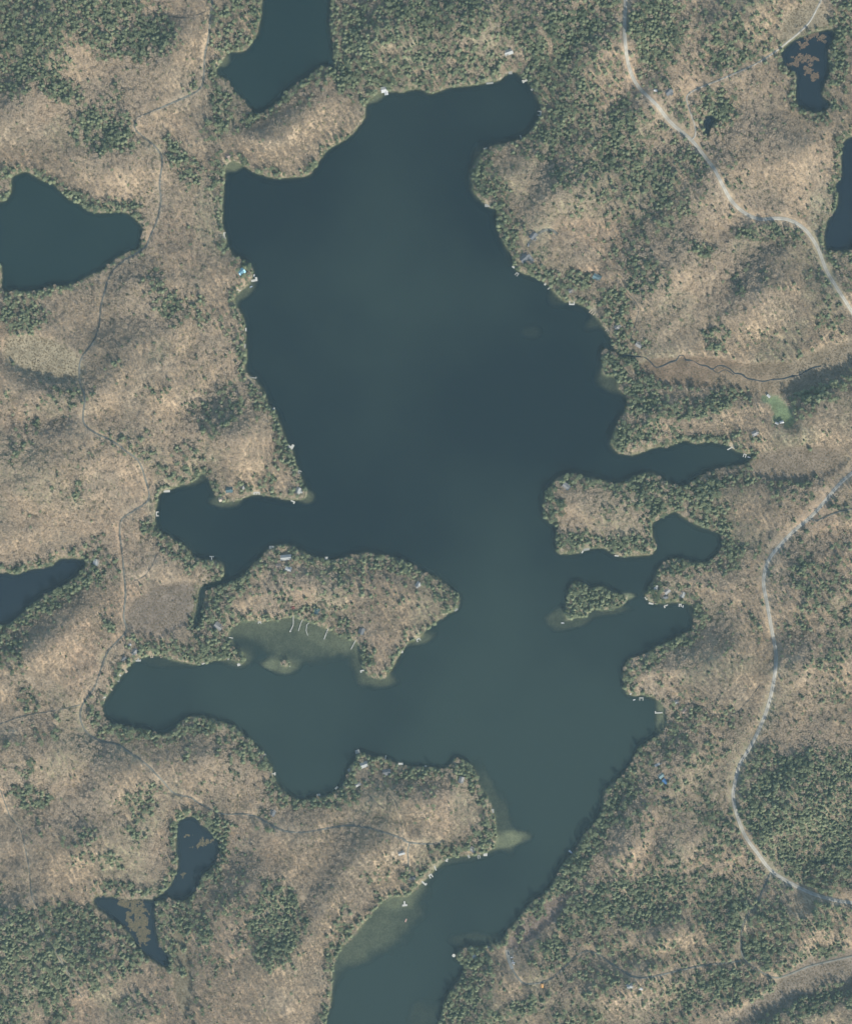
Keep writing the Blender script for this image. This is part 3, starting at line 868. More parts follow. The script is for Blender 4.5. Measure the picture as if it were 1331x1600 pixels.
STREAM = [(972,554),(990,557),(1005,558),(1016,566),(1024,574),(1036,571),(1046,566),(1056,563),(1060,556),(1067,556),(1070,562),(1082,564),(1092,570),(1103,572),(1112,577),(1120,572),(1129,572),(1140,577),(1146,583),(1158,585),(1166,591),(1180,594),(1192,596),(1206,593),(1222,592),(1236,588),(1248,586),(1258,580),(1268,575),(1282,572)]
M_STREAM = simple_mat("stream_water", (0.03, 0.038, 0.042), 0.5, 0.1, 0.2, 0.15)
strip("stream", STREAM, 2.4, M_STREAM, 0.12, 0.9, "thin dark stream winding through the brown marsh", "stream")
strip("stream", [(1112,577),(1120,583),(1132,578),(1146,586)], 1.6, M_STREAM, 0.10, 0.5, "short side loop of the marsh stream", "stream")
STREAM_P = catmull(STREAM, 3.0)


# ------------------------------------------------------------------ buildings
ROOFS = {
    "sky": simple_mat("sky_blue_metal_roof", (0.30, 0.62, 0.72), 0.5, 0.08, 0.3, 0.3),
    "blue": simple_mat("deep_blue_tarp", (0.06, 0.15, 0.30), 0.5, 0.15, 0.4, 0.3),
    "teal": simple_mat("faded_teal_roof", (0.12, 0.19, 0.20), 0.6, 0.15, 0.4, 0.3),
    "slate": simple_mat("slate_grey_shingles", (0.13, 0.137, 0.14), 0.85, 0.2, 0.8, 0.2),
    "grey": simple_mat("weathered_grey_shingles", (0.255, 0.25, 0.235), 0.85, 0.2, 0.8, 0.2),
    "brown": simple_mat("brown_shingles", (0.30, 0.235, 0.19), 0.85, 0.2, 0.8, 0.2),
    "white": simple_mat("white_metal_roof", (0.47, 0.475, 0.45), 0.5, 0.08, 0.3, 0.3),
    "pale": simple_mat("pale_galvanised_roof", (0.31, 0.32, 0.30), 0.5, 0.15, 0.3, 0.3),
    "red": simple_mat("red_metal_roof", (0.52, 0.16, 0.11), 0.6, 0.12, 0.3, 0.3),
    "tan": simple_mat("tan_shingles", (0.42, 0.36, 0.28), 0.85, 0.2, 0.8, 0.2),
    "orange": simple_mat("orange_canvas", (0.60, 0.33, 0.12), 0.8, 0.12, 0.6, 0.2),
    "dteal": simple_mat("dark_teal_shingles", (0.07, 0.12, 0.13), 0.85, 0.2, 0.8, 0.2),
}
M_WALL = simple_mat("cedar_siding", (0.30, 0.24, 0.18), 0.85, 0.2, 0.8, 0.1)
M_WALLW = simple_mat("white_siding", (0.66, 0.66, 0.63), 0.8, 0.1, 0.8, 0.1)
M_GLASS = simple_mat("window_glass", (0.03, 0.04, 0.05), 0.08, 0.05, 0.3, 0.5)
M_DOOR = simple_mat("painted_door", (0.12, 0.14, 0.13), 0.6, 0.1, 0.8, 0.2)
M_BRICK = simple_mat("chimney_stone", (0.33, 0.30, 0.27), 0.9, 0.2, 1.0, 0.1)
M_DECKW = simple_mat("sun_bleached_planks", (0.50, 0.485, 0.42), 0.85, 0.12, 0.9, 0.1)
M_DECKG = simple_mat("grey_weathered_planks", (0.31, 0.31, 0.27), 0.9, 0.18, 0.9, 0.1)
M_DECKT = simple_mat("tan_cedar_planks", (0.42, 0.35, 0.25), 0.9, 0.15, 0.9, 0.1)
M_POST = simple_mat("dock_post_wood", (0.22, 0.19, 0.16), 0.9, 0.2, 0.9, 0.1)
DECKS = {"w": M_DECKW, "g": M_DECKG, "t": M_DECKT}

CLEAR = []           # (px, py, radius) kept free of trees


def gable(L, Wd, over, z0, rise, th=0.22):
    """two sloping slabs meeting on a ridge along x"""
    mb = MB()
    hx = L / 2 + over
    hy = Wd / 2 + over
    drop = rise * over / (Wd / 2)
    for s in (1, -1):
        a = [(-hx, s * hy, z0 - drop), (hx, s * hy, z0 - drop), (hx, 0, z0 + rise), (-hx, 0, z0 + rise)]
        b = [(p[0], p[1], p[2] + th) for p in a]
        v = a + b
        f = [(0, 1, 2, 3), (7, 6, 5, 4), (0, 4, 5, 1), (1, 5, 6, 2), (3, 7, 4, 0)]
        if s < 0:
            f = [tuple(reversed(q)) for q in f]
        mb.add(v, f)
    return mb


def building(name, px, py, L, Wd, ang, roof, label, category="cabin", wall=None, h=2.8, chimney=True, pitch=0.62, group=None, wing=None, clear=None):
    x, y = W(px, py)
    rz = R(ang)
    c, s = math.cos(rz), math.sin(rz)
    zs = [height(px + a * c - b * s, py - (a * s + b * c)) for a in (-L / 2, 0, L / 2) for b in (-Wd / 2, Wd / 2)]
    z = max(max(zs), 0.4)
    lo = min(min(zs), 0.0) - z - 0.6 if min(zs) < 0.2 else min(zs) - z - 0.5
    root = empty(name, (x, y, z), rz)
    tag(root, label, category, group)
    wm = wall or M_WALL
    rise = pitch * Wd / 2
    mb = MB()
    mb.box(-L / 2, L / 2, -Wd / 2, Wd / 2, lo, h)
    for sx in (-1, 1):
        X = sx * L / 2
        T = [(X, -Wd / 2, h), (X, Wd / 2, h), (X, 0, h + rise * 0.97), (X - sx * 0.2, -Wd / 2, h), (X - sx * 0.2, Wd / 2, h), (X - sx * 0.2, 0, h + rise * 0.97)]
        mb.add(T, [(0, 1, 2), (5, 4, 3), (0, 2, 5, 3), (1, 4, 5, 2)])
    mb.build("wall", wm, root)
    r = gable(L, Wd, 0.6, h, rise).build("roof", ROOFS[roof], root)
    if wing:
        wl_, ww, wx_ = wing
        m2 = MB()
        m2.box(wx_ - ww / 2, wx_ + ww / 2, -Wd / 2 - wl_, -Wd / 2 - 0.003, lo, h - 0.35)
        m2.build("wing_wall", wm, root)
        g = gable(wl_ + Wd / 2, ww, 0.45, h - 0.35, pitch * ww / 2 * 0.9)
        g.v = [(wx_ + p[1], -(p[0] + (wl_ + Wd / 2) / 2) - 0.0, p[2]) for p in g.v]
        g.build("wing_roof", ROOFS[roof], root)
    if chimney:
        ch = MB()
        ch.box(L * 0.22 - 0.45, L * 0.22 + 0.45, 0.15, 1.0, h + rise * 0.4, h + rise + 1.1)
        ch.build("chimney", M_BRICK, r)
    d = MB()
    d.box(-0.5, 0.5, -Wd / 2 - 0.06, -Wd / 2 + 0.02, 0.05, 2.1)
    if not wing:
        d.build("door", M_DOOR, root)
    for (a, sy) in ((-L * 0.3, -1), (L * 0.3, -1), (-L * 0.25, 1), (L * 0.25, 1)):
        wv = MB()
        wv.box(a - 0.6, a + 0.6, sy * Wd / 2 - 0.04, sy * Wd / 2 + 0.04, 0.95, 2.05)
        wv.build("window", M_GLASS, root)
    CLEAR.append((px, py, clear if clear else 0.5 * max(L, Wd) + 0.4))
    return root


B = building
B("cabin", 378, 425, 10, 8.5, 40, "sky", "cabin with a bright sky blue roof on the west shore point")
B("cabin", 357.5, 244.5, 9, 7.5, 25, "brown", "brown roofed cabin in the sandy corner between pond and lake")
B("house", 794, 83, 12, 8, 20, "pale", "pale roofed house in the woods behind the north shore", "house", M_WALLW)
B("house", 1042.5, 145.5, 11, 9, 42, "slate", "slate roofed house between the road and the looping lane", "house", wing=(3, 4, 1.5))
B("shed", 1022.5, 144, 5, 2.6, -12, "white", "narrow white roofed shed beside the upper road", "shed", M_WALLW, 2.2, False)
B("garage", 832, 369.5, 11, 7.5, 50, "slate", "dark roofed garage at the end of the curved driveway", "garage")
B("house", 820, 403, 16, 10, 40, "slate", "large dark house with wings above the rocky east shore", "house", M_WALLW, wing=(6, 7, 3))
B("house", 829.5, 407, 9, 6.5, -50, "grey", "grey annex joined beside the large dark east shore house", "house", M_WALLW)
B("cabin", 891, 454.5, 9, 7, 25, "grey", "grey cabin behind the white U shaped dock")
B("house", 932, 434, 12, 8, -25, "teal", "faded teal roofed house set back on the east shore", "house")
B("cabin", 964, 511, 9, 7, 40, "grey", "grey cabin among evergreens above the slatted east pier")
B("cabin", 997, 539, 9, 7, -30, "grey", "grey roofed cabin at the end of the dirt track by the marsh")
B("cabin", 1178, 677, 10, 7, 25, "grey", "grey cabin among shrubs at the head of the east cove")
B("shed", 1199.5, 619, 5, 2.8, -45, "white", "small white shed at the north corner of the green lawn", "shed", M_WALLW, 2.2, False)
B("shed", 1219.5, 660, 5.5, 3.2, 15, "white", "white shed on the south edge of the green lawn", "shed", M_WALLW, 2.2, False)
B("shed", 1212, 661.5, 4.5, 2.2, -25, "white", "tiny white shed left of the shed on the lawn", "shed", M_WALLW, 2.0, False)
B("cabin", 359, 765.5, 10, 8.5, 5, "dteal", "dark teal gabled cabin on the south tip of the west headland")
B("cabin", 380, 761.5, 8, 6, 50, "grey", "grey cabin under a tree right of the dark teal cabin")
B("house", 466, 767, 10, 7.5, 65, "pale", "pale roofed house at the end of the west headland", "house", M_WALLW, wing=(3, 4, 1))
B("house", 447, 871, 16, 7.5, 5, "pale", "long pale roofed house at the top of the wooded peninsula", "house", M_WALLW)
B("house", 451, 889, 9, 6.5, -10, "white", "white roofed cottage behind the long pale house", "cottage", M_WALLW)
B("cabin", 436, 884, 7, 6, 0, "brown", "brown roofed cabin left of the white cottage")
B("shed", 458, 949, 5, 4.6, 5, "red", "small red roofed hut above the long thin piers", "hut", None, 2.3, False)
B("cabin", 496, 955.5, 8.5, 8, 80, "dteal", "dark teal cabin behind the shallow sandy cove")
B("cabin", 565, 986, 9.5, 8, 70, "slate", "slate roofed cabin inside the peninsula's south tip")
B("house", 653, 914, 9, 7, 55, "pale", "pale roofed house in the bare woods of the peninsula's east end", "house", M_WALLW)
B("house", 342, 978.5, 12, 10, -35, "grey", "blue-grey house where the peninsula joins the land", "house")
B("cabin", 151, 879, 10, 8, 80, "white", "white roofed cabin at the head of the dark blue pond", wall=M_WALLW)
B("cabin", 211, 1018, 10, 8, 40, "grey", "grey cabin on the west shore below the marsh")
B("cabin", 194, 1028.5, 8, 7, 40, "slate", "small slate roofed cabin left of the tan L shaped dock")
B("shed", 203.5, 1007, 4, 3.4, 20, "white", "little white hut behind the grey west shore cabin", "hut", M_WALLW, 2.2, False)
B("cabin", 1024, 918, 6, 5, 80, "white", "small white roofed cabin on the east point's wooded side", wall=M_WALLW)
B("cabin", 1041, 923.5, 9, 7, 40, "grey", "grey cabin in the middle of the east point")
B("cabin", 1038.5, 932.5, 8, 6, 10, "slate", "slate roofed cabin behind the L shaped dock on the east point")
B("cabin", 1065.5, 929, 8, 6.5, 70, "pale", "pale roofed cabin at the right end of the east point")
B("house", 884, 760, 11, 8, -35, "grey", "grey roofed house in the clearing on the western tip of the evergreen neck", "house")
B("house", 569, 1194.5, 11, 8, 20, "pale", "pale roofed house on the north tip of the southern peninsula", "house", M_WALLW)
B("cabin", 559.5, 1225, 9, 5, 30, "pale", "long narrow pale roofed cabin near the southern peninsula's west bay", wall=M_WALLW)
B("cabin", 604, 1206, 12, 9, 5, "slate", "wide slate roofed cabin among evergreens on the southern peninsula")
B("cabin", 720.5, 1218, 9, 7, 75, "grey", "grey cabin on the northeast horn of the southern peninsula")
B("house", 427, 1269, 10, 7.5, 70, "slate", "dark house beside the lane south of the round bay", "house", M_WALLW)
B("cabin", 627.5, 1331, 9, 5, 15, "pale", "narrow pale cabin next to the short branch lane", wall=M_WALLW)
B("cabin", 644, 1371, 10, 6, 0, "slate", "dark roofed cabin on the shore at the end of the branch lane")
B("cabin", 738, 1327, 9, 6.5, -35, "grey", "grey cabin among evergreens behind the southern docks")
B("cabin", 1055.5, 1097, 7, 6, 20, "pale", "pale roofed cabin behind the small sandy east bay", wall=M_WALLW)
B("cabin", 1068, 1110, 8, 7, 40, "brown", "brown roofed cabin right of the pale one by the sandy bay")
B("trailer", 1025.5, 1194, 8, 2.8, 32, "white", "long white trailer in the woods above the blue tarps", "trailer", M_WALLW, 2.3, False, 0.25)
B("shed", 1031, 1210.5, 8, 7, 40, "teal", "teal roofed shed next to the white trailer", "shed", None, 2.4, False)
B("shed", 1037.5, 1219.5, 8, 5, -42, "blue", "deep blue tarp covered shed", "shed", None, 2.2, False)
B("shed", 1043.5, 1214.5, 6.5, 4.5, -50, "tan", "tan roofed shed beside the blue one", "shed", None, 2.2, False)
B("tent", 846, 1538, 5, 4.4, 80, "orange", "orange canvas tent beside the southern lane", "tent", None, 1.6, False)
B("cabin", 981.5, 1536, 9, 7, 20, "pale", "pale teal cabin in the clearing south of the lane")
B("trailer", 998.5, 1540.5, 5.5, 2.6, -5, "white", "short white trailer right of the clearing cabin", "trailer", M_WALLW, 2.2, False, 0.25)
B("cabin", 740.5, 1493.5, 5, 4, 60, "white", "tiny white roofed cabin on the marshy south point", "cabin", M_WALLW, 2.3, False)
B("boathouse", 600.5, 140.5, 9, 8, 10, "white", "white roofed boathouse on the north shore beside the pond outlet", "boathouse", M_WALLW, 2.6, False, 0.35, wing=(4.5, 5, 2))
B("boathouse", 346, 780, 6.5, 6, 20, "tan", "tan roofed boathouse at the mouth of the western bay", "boathouse", None, 2.3, False)


# ------------------------------------------------------------------ docks
def dock(px, py, rects, mat, label, group=None, z=0.55):
    """rects: (dx, dy, length, width, angle) in metres about the dock's middle"""
    x, y = W(px, py)
    root = empty("dock", (x, y, z))
    tag(root, label, "dock", group)
    for (dx, dy, L, Wd, a) in rects:
        ra = R(a)
        c, s = math.cos(ra), math.sin(ra)
        gz = height(px + dx, py - dy)
        zz = max(0.0, gz + 0.25 - z)
        m = MB()
        n = max(2, int(L / 1.3))
        for k in range(n):             # broad boards with narrow gaps
            t = (k + 0.5) / n - 0.5
            m.rbox(dx + t * L * c, dy + t * L * s, L / n * 0.93, Wd, ra, zz - 0.1, zz + 0.06)
        m.rbox(dx - Wd * 0.4 * s * -1, dy - Wd * 0.4 * c, L, 0.18, ra, zz - 0.35, zz - 0.102)
        m.rbox(dx + Wd * 0.4 * s * -1, dy + Wd * 0.4 * c, L, 0.18, ra, zz - 0.35, zz - 0.102)
        m.build("deck", mat, root)
        for (u, v) in ((-0.45, -0.5), (-0.45, 0.5), (0.45, -0.5), (0.45, 0.5)):
            p = MB()
            p.cyl(0, 0, 0.14, -3.0, zz + 0.5, 6)
            o = p.build("post", M_POST, root, (dx + u * L * c - v * (Wd + 0.2) * s, dy + u * L * s + v * (Wd + 0.2) * c, 0))
        CLEAR.append((px + dx, py - dy, 0.5 * max(L, Wd) + 1.0))
    return root


def I(L, Wd, a):
    return [(0, 0, L, Wd, a)]


def TT(L, Wd, a, H=None, w2=None):
    """walkway with a platform across its far end"""
    H = H or L * 0.8
    w2 = w2 or Wd * 1.4
    c, s = math.cos(R(a)), math.sin(R(a))
    return [(0, 0, L, Wd, a), (c * (L / 2 + w2 / 2 + 0.02), s * (L / 2 + w2 / 2 + 0.02), H, w2, a + 90)]


def LL(L, Wd, a, H=None, side=1):
    H = H or L * 0.6
    c, s = math.cos(R(a)), math.sin(R(a))
    return [(0, 0, L, Wd, a), (c * (L / 2 + Wd / 2 + 0.02) - side * s * (H / 2 - Wd / 2), s * (L / 2 + Wd / 2 + 0.02) + side * c * (H / 2 - Wd / 2), H, Wd, a + 90)]


def UU(L, Wd, a, gap, base):
    c, s = math.cos(R(a)), math.sin(R(a))
    out = [(0, 0, gap + Wd, base, a + 90)]
    for q in (-1, 1):
        ox, oy = c * (base / 2 + L / 2 + 0.02), s * (base / 2 + L / 2 + 0.02)
        out.append((ox - q * s * gap / 2, oy + q * c * gap / 2, L, Wd, a))
    return out


def CHAIN(px, py, pts, Wd):
    out = []
    for (a, b) in zip(pts[:-1], pts[1:]):
        mx, my = (a[0] + b[0]) / 2 - px, -((a[1] + b[1]) / 2 - py)
        out.append((mx, my, math.hypot(b[0] - a[0], b[1] - a[1]) + 0.1, Wd, math.degrees(math.atan2(-(b[1] - a[1]), b[0] - a[0]))))
    return out


w, g, t = DECKS["w"], DECKS["g"], DECKS["t"]
# north shore
dock(765, 130, I(11, 3, 5), g, "long grey dock along the north shore")
dock(797, 113.5, I(6, 5, 0), g, "square grey dock at the head of the northeast bay")
dock(821, 126, TT(6, 3, 200, 5, 2.5), w, "white dock in the northeast bay's right corner")
dock(832, 139.5, I(6, 3.5, 30), g, "small grey dock just below the white northeast bay dock")
dock(844.5, 177, UU(4, 1.4, 180, 6, 2), w, "pale C shaped dock on the east side of the northeast bay")
dock(813.5, 214, I(6, 2, 110), g, "short grey dock on the south side of the northeast bay")
dock(758, 232, I(6, 2.5, 20), g, "grey dock on the north edge of the round headland")
dock(762, 321, I(9.5, 5, 0), g, "wide grey platform dock under the round headland")
# east shore
dock(802, 417, I(4.5, 3.5, 140), w, "little white dock below the large dark house")
dock(808.5, 427, UU(4, 1.5, 230, 3.4, 1.6), g, "grey forked dock just south of the large dark house")
dock(851.5, 444, I(4, 3, 230), w, "small white dock halfway down the rocky east shore")
dock(858, 450, I(7, 2, 215), g, "thin grey dock beside the small white one on the east shore")
dock(893, 475.5, UU(4.2, 1.8, 90, 7, 2.4), w, "white U shaped dock on the east shore")
dock(926.5, 486.5, [(-3, 2, 11, 1.8, 48), (0, 0, 11, 1.8, 48), (3, -2, 11, 1.8, 48)], t, "pier of three parallel tan boards on the east shore")
dock(948.5, 515.5, [(-1.2, 0.8, 6, 1.4, 40), (1.2, -0.8, 6, 1.4, 40)], t, "pair of short tan boards on the shallow east shore")
dock(1141, 700, I(12, 1.8, 28), w, "thin pale dock crossing the sandy cove head")
dock(1163.5, 710, UU(4, 1.4, 250, 3.5, 1.6), w, "white forked dock at the far end of the east cove")
# west shore
dock(350.5, 368, UU(1.6, 1.6, 0, 8.5, 2), w, "white dock lying along the upper west shore")
dock(396, 438.5, LL(6.5, 3.4, 8, 6.5, 1), w, "bright white L shaped dock below the sky blue cabin")
dock(372.5, 453, LL(5, 1.4, -30, 2.6, 1), w, "thin white dock in the hollow left of the blue cabin's point")
dock(384.5, 515, I(5.5, 2, 90), w, "small white dock flat against the west shore evergreens")
dock(383, 541, I(6.5, 2.4, 85), g, "grey dock a little below the small white west shore one")
dock(395, 590, LL(9, 1.5, -10, 3, 1), g, "grey dock sticking out above the lower west shore")
dock(428, 639, I(4, 3.6, 20), w, "square white raft dock on the slanting west shore")
dock(451.5, 697.5, LL(6, 4, -30, 8, 1), w, "pale yellow-white dock below the small west shore lawn")
dock(467, 737, UU(3, 1.6, -30, 4, 2), g, "grey forked dock near the west headland's tip")
dock(457, 783, LL(5, 2, -25, 4, -1), w, "white hooked dock at the foot of the west headland")
dock(401.5, 770.5, [(0, 1.2, 11, 2, 0), (-4, -1.2, 2, 3, 90), (0, -1.2, 1.8, 2.4, 90), (4, -1.2, 2.4, 2.2, 90)], w, "white comb shaped dock south of the west headland")
dock(261, 767.5, I(10, 3.5, 3), w, "white dock in the western bay's top corner")
dock(245, 803, UU(2.6, 1.6, 0, 6, 1.8), w, "white dock on the western bay's left shore")
dock(331, 873, TT(5, 1.4, 90, 7, 1.6), w, "white T shaped dock on the south side of the western bay")
dock(138.5, 878, I(6, 2.2, -15), g, "grey dock at the tip of the dark blue pond")
# wooded peninsula
dock(425, 855.5, I(8.5, 5, 0), g, "broad grey platform at the northwest corner of the wooded peninsula")
dock(510, 872, I(4.6, 4.2, 0), w, "single white square raft on the wooded peninsula's north shore")
dock(712.5, 953, I(6, 2.6, 35), g, "grey dock at the wooded peninsula's pointed east end")
dock(653, 998.5, UU(3, 1.4, -60, 5, 1.6), w, "small white dock in the peninsula's southeast hollow")
dock(626, 1019.5, LL(3.4, 2, 0, 4, 1), w, "white dock on the peninsula's southeast shore")
dock(567, 1047.5, LL(4.5, 2, 190, 4, 1), w, "white hooked dock at the peninsula's south tip")
dock(373.5, 1038.5, I(5, 4, 15), w, "square white dock at the west gate of the shallow cove")
dock(357, 1029.5, I(4, 2.6, 90), g, "small grey dock just left of the cove's west gate")
dock(361, 996.5, I(7, 1.5, -10), w, "thin white dock in the shallow cove's upper left corner")
dock(406, 972, UU(2, 1.3, -90, 4, 1.8), w, "pale dock on the shallow cove's north beach")
dock(457, 974, CHAIN(457, 974, [(458.5, 962), (458.5, 976), (457, 980), (454, 985.5)], 1.2) + [(-3.2, -12.4, 2.4, 2.2, 60)], w, "longest thin pier in the shallow cove with a square end")
dock(470, 977, CHAIN(470, 977, [(473, 968), (470, 974.5), (468, 981), (466.5, 986)], 1.0), w, "thin crooked pier second from the left in the shallow cove")
dock(480, 983, CHAIN(480, 983, [(483.5, 973), (479.5, 976), (478.5, 985), (481, 993)], 0.9), w, "thin bent pier third from the left in the shallow cove")
dock(509, 991, CHAIN(509, 991, [(513, 982), (510, 989), (506.5, 999)], 1.2) + [(1.6, 2.6, 2.6, 2, 30)], w, "thin straight pier with a side platform in the shallow cove")
dock(552, 1007.5, CHAIN(552, 1007.5, [(556, 1000), (548.5, 1014.5)], 1.1), w, "rightmost thin pier of the shallow cove")
# southwest bay
dock(237.7, 1024.5, [(-1.5, 0, 6.6, 1.4, 90), (1.5, 0, 6.6, 1.4, 90), (0, -2.6, 1.5, 1.3, 0), (0, 2.5, 1.5, 1.3, 0), (-1, 5, 3.2, 0.9, 90)], t, "tan and white ladder shaped dock on the southwest bay")
dock(215.5, 1032.5, LL(6, 2, 0, 3, 1), w, "bright white dock below the grey west shore cabin")
dock(195.5, 1045.5, LL(6.5, 3, -50, 4.5, -1), t, "tan L shaped dock in the southwest bay's corner")
dock(187.5, 1054.5, I(5.5, 2.6, -35), w, "white dock next below the tan L shaped one")
dock(185, 1064.5, UU(3, 1.3, 80, 2.8, 1.4), g, "grey forked dock on the southwest bay's left shore")
dock(174.5, 1077.5, I(4.5, 1.8, -40), t, "small tan dock low on the southwest bay's left shore")
dock(163, 1090, I(6, 2.4, 12), w, "lowest white dock on the southwest bay's left shore")
dock(318, 1037, I(5, 2, 15), w, "short white dock on the spit south of the marsh")
# southern peninsula
dock(558.5, 1174.5, I(7, 6, 15), g, "square pale grey dock at the southern peninsula's top left corner")
dock(602.5, 1183.5, I(6.5, 1.8, 80), w, "thin white dock on the southern peninsula's north shore")
dock(626, 1193.5, I(7.5, 3.2, 0), w, "wide white dock on the southern peninsula's north shore")
dock(665, 1197, I(3.5, 2, 0), w, "tiny white dock on the north shore of the southern peninsula")
dock(545.5, 1203, I(5, 4, 30), g, "grey dock under the trees of the southern peninsula's west side")
dock(526, 1231, I(5.5, 3, 40), g, "grey dock in the lower right of the round bay")
dock(498, 1242, I(5, 3.2, 5), w, "white dock at the bottom of the round bay")
dock(427, 1209, TT(4, 1.6, 0, 5, 1.8), w, "white dock on the round bay's left shore")
dock(413.5, 1179.5, I(4, 3, 40), g, "small grey dock at the upper left of the round bay")
dock(769.5, 1267, I(4, 6, 0), g, "grey dock on the southern peninsula's east shore")
dock(758, 1335.5, UU(1.4, 1.4, 90, 5, 4.2), w, "white rectangular dock near the sandy spit")
dock(747.5, 1336.5, UU(4.6, 1.4, -75, 3, 1.6), g, "grey forked dock left of the white rectangular one")
dock(732, 1338, I(6, 3, -60), g, "grey dock second left of the white rectangular one")
dock(698.5, 1342, TT(5.5, 3, -110, 4.4, 1.6), w, "bright white dock on the inside curve of the lower arm")
dock(679, 1354, I(13, 1.6, -68), w, "long thin white pier on the lower arm")
dock(672, 1367, UU(4, 1.8, -60, 4, 2.2), w, "pale forked dock below the long thin pier")
dock(660.5, 1378.5, LL(9, 2.4, -42, 4, 1), w, "pale pier in front of the dark shore cabin")
dock(632, 1410.5, TT(5, 2.4, -85, 8, 3), w, "white T shaped dock beside the sandy shallows")
dock(763.5, 1480, I(4.5, 3.2, -20), g, "grey dock by the southern gravel parking place")
# east points and bays
dock(915.5, 858, I(10, 4.6, 8), g, "grey platform dock on the evergreen neck's south shore")
dock(909.5, 862.5, I(4, 2.4, 60), w, "little white dock left of the grey platform on the evergreen neck")
dock(963, 868.5, I(7, 2, -5), w, "white dock in the middle of the evergreen neck's south shore")
dock(1008, 934.5, LL(4, 1.4, -60, 3, 1), w, "white dock on the east point's left corner")
dock(1016.5, 943, I(7.5, 2.6, -12), w, "white dock first along the east point's south shore")
dock(1040.5, 946, LL(5, 1.8, 200, 4, 1), w, "white L shaped dock along the east point's south shore")
dock(1062, 944.5, UU(2.4, 1.5, -90, 3, 2.4), w, "white forked dock last along the east point's south shore")
dock(1001.5, 1090.5, UU(3, 1.6, -90, 5, 2.2), g, "pale forked dock at the mouth of the small sandy bay")
dock(985, 1084, I(4, 2, 30), w, "short white dock at the corner before the sandy bay")
dock(1029.5, 1113.8, LL(10, 1.8, 183, 4, -1), w, "long white dock crossing the shallows of the small sandy bay")
# round white swim platform off the south point
x_, y_ = W(708.8, 1493)
mb = MB()
mb.cyl(0, 0, 2.6, 0.1, 0.55, 14)
raft = mb.build("swim_raft", M_DECKW, None, (x_, y_, 0))
tag(raft, "round white swim raft off the marshy south point", "raft")


# ------------------------------------------------------------------ boats and cars
M_HULLW = simple_mat("white_fibreglass", (0.74, 0.74, 0.72), 0.35, 0.04, 0.3, 0.4)
M_HULLB = simple_mat("blue_grey_aluminium", (0.36, 0.42, 0.48), 0.4, 0.08, 0.3, 0.4)
M_HULLR = simple_mat("faded_red_hull", (0.55, 0.34, 0.26), 0.5, 0.08, 0.3, 0.3)
M_SEAT = simple_mat("boat_bench", (0.40, 0.37, 0.32), 0.7, 0.1, 0.6, 0.1)


def boat(px, py, L, Wd, ang, mat, label, canopy=False):
    x, y = W(px, py)
    root = empty("boat", (x, y, 0.0), R(ang))
    tag(root, label, "boat")
    prof = [(-0.5, 0.42), (-0.2, 0.5), (0.15, 0.46), (0.38, 0.26), (0.5, 0.0)]
    outer, inner, keel = [], [], []
    for (u, v) in prof:
        outer.append((u * L, v * Wd, 0.75))
        inner.append((u * L * 0.94, max(v * Wd - 0.14, 0), 0.72))
        keel.append((u * L * 0.92, v * Wd * 0.55, -0.15))
    V, F = [], []

    def ring(P):
        k = len(V)
        V.extend(P + [(p[0], -p[1], p[2]) for p in reversed(P[:-1])])
        return list(range(k, len(V)))
    a, b, c = ring(keel), ring(outer), ring(inner)
    fl = ring([(p[0] * 0.98, p[1] * 0.9, 0.22) for p in inner])
    n = len(a)
    for A, Bq in ((a, b), (b, c), (c, fl)):
        for k in range(n):
            F.append((A[k], A[(k + 1) % n], Bq[(k + 1) % n], Bq[k]))
    F.append(tuple(fl))
    F.append(tuple(reversed(a)))
    o = bpy.data.objects.new("hull", mesh("hull", V, F, [mat]))
    link(o, root)
    for u in (-0.28, 0.05):
        s_ = MB()
        s_.box(u * L - 0.2, u * L + 0.2, -Wd * 0.4, Wd * 0.4, 0.45, 0.55)
        s_.build("bench", M_SEAT, root)
    mo = MB()
    mo.box(-L / 2 - 0.4, -L / 2 + 0.1, -0.22, 0.22, 0.3, 1.15)
    mo.build("outboard_motor", M_GLASS, root)
    if canopy:
        cp = MB()
        cp.box(-L * 0.35, L * 0.12, -Wd * 0.45, Wd * 0.45, 1.95, 2.05)
        for (u, v) in ((-0.33, -.42), (-0.33, .42), (0.1, -.42), (0.1, .42)):
            cp.box(u * L - 0.03, u * L + 0.03, v * Wd - 0.03, v * Wd + 0.03, 0.6, 1.95)
        cp.build("canopy", M_HULLB, root)


boat(393, 448, 5, 2.0, 25, M_HULLB, "blue-grey boat moored below the bright white L shaped dock")
boat(634.3, 1438, 6.5, 2.2, 70, M_HULLR, "faded red boat drifting alone off the sandy shallows")
boat(891, 1331, 7.5, 2.8, -40, M_HULLB, "blue-grey canopy boat off the lower right shore", True)
boat(990.5, 1093.5, 4.0, 1.8, 20, M_HULLW, "small white boat left of the pale forked dock")
boat(397.5, 430.2, 4.4, 1.8, 80, M_HULLW, "white boat at the tip of the blue cabin's point")
boat(217.2, 1029.5, 4.4, 1.8, 50, M_HULLW, "white boat beside the bright white southwest bay dock")
boat(1066.5, 947.6, 4.2, 1.7, 80, M_HULLW, "white boat right of the last east point dock")
boat(1169.5, 714.5, 5.0, 1.9, -20, M_HULLW, "white boat by the forked dock in the east cove")
boat(879, 973.5, 5.2, 1.6, 0, M_HULLW, "white boat on the shoal off the small island")

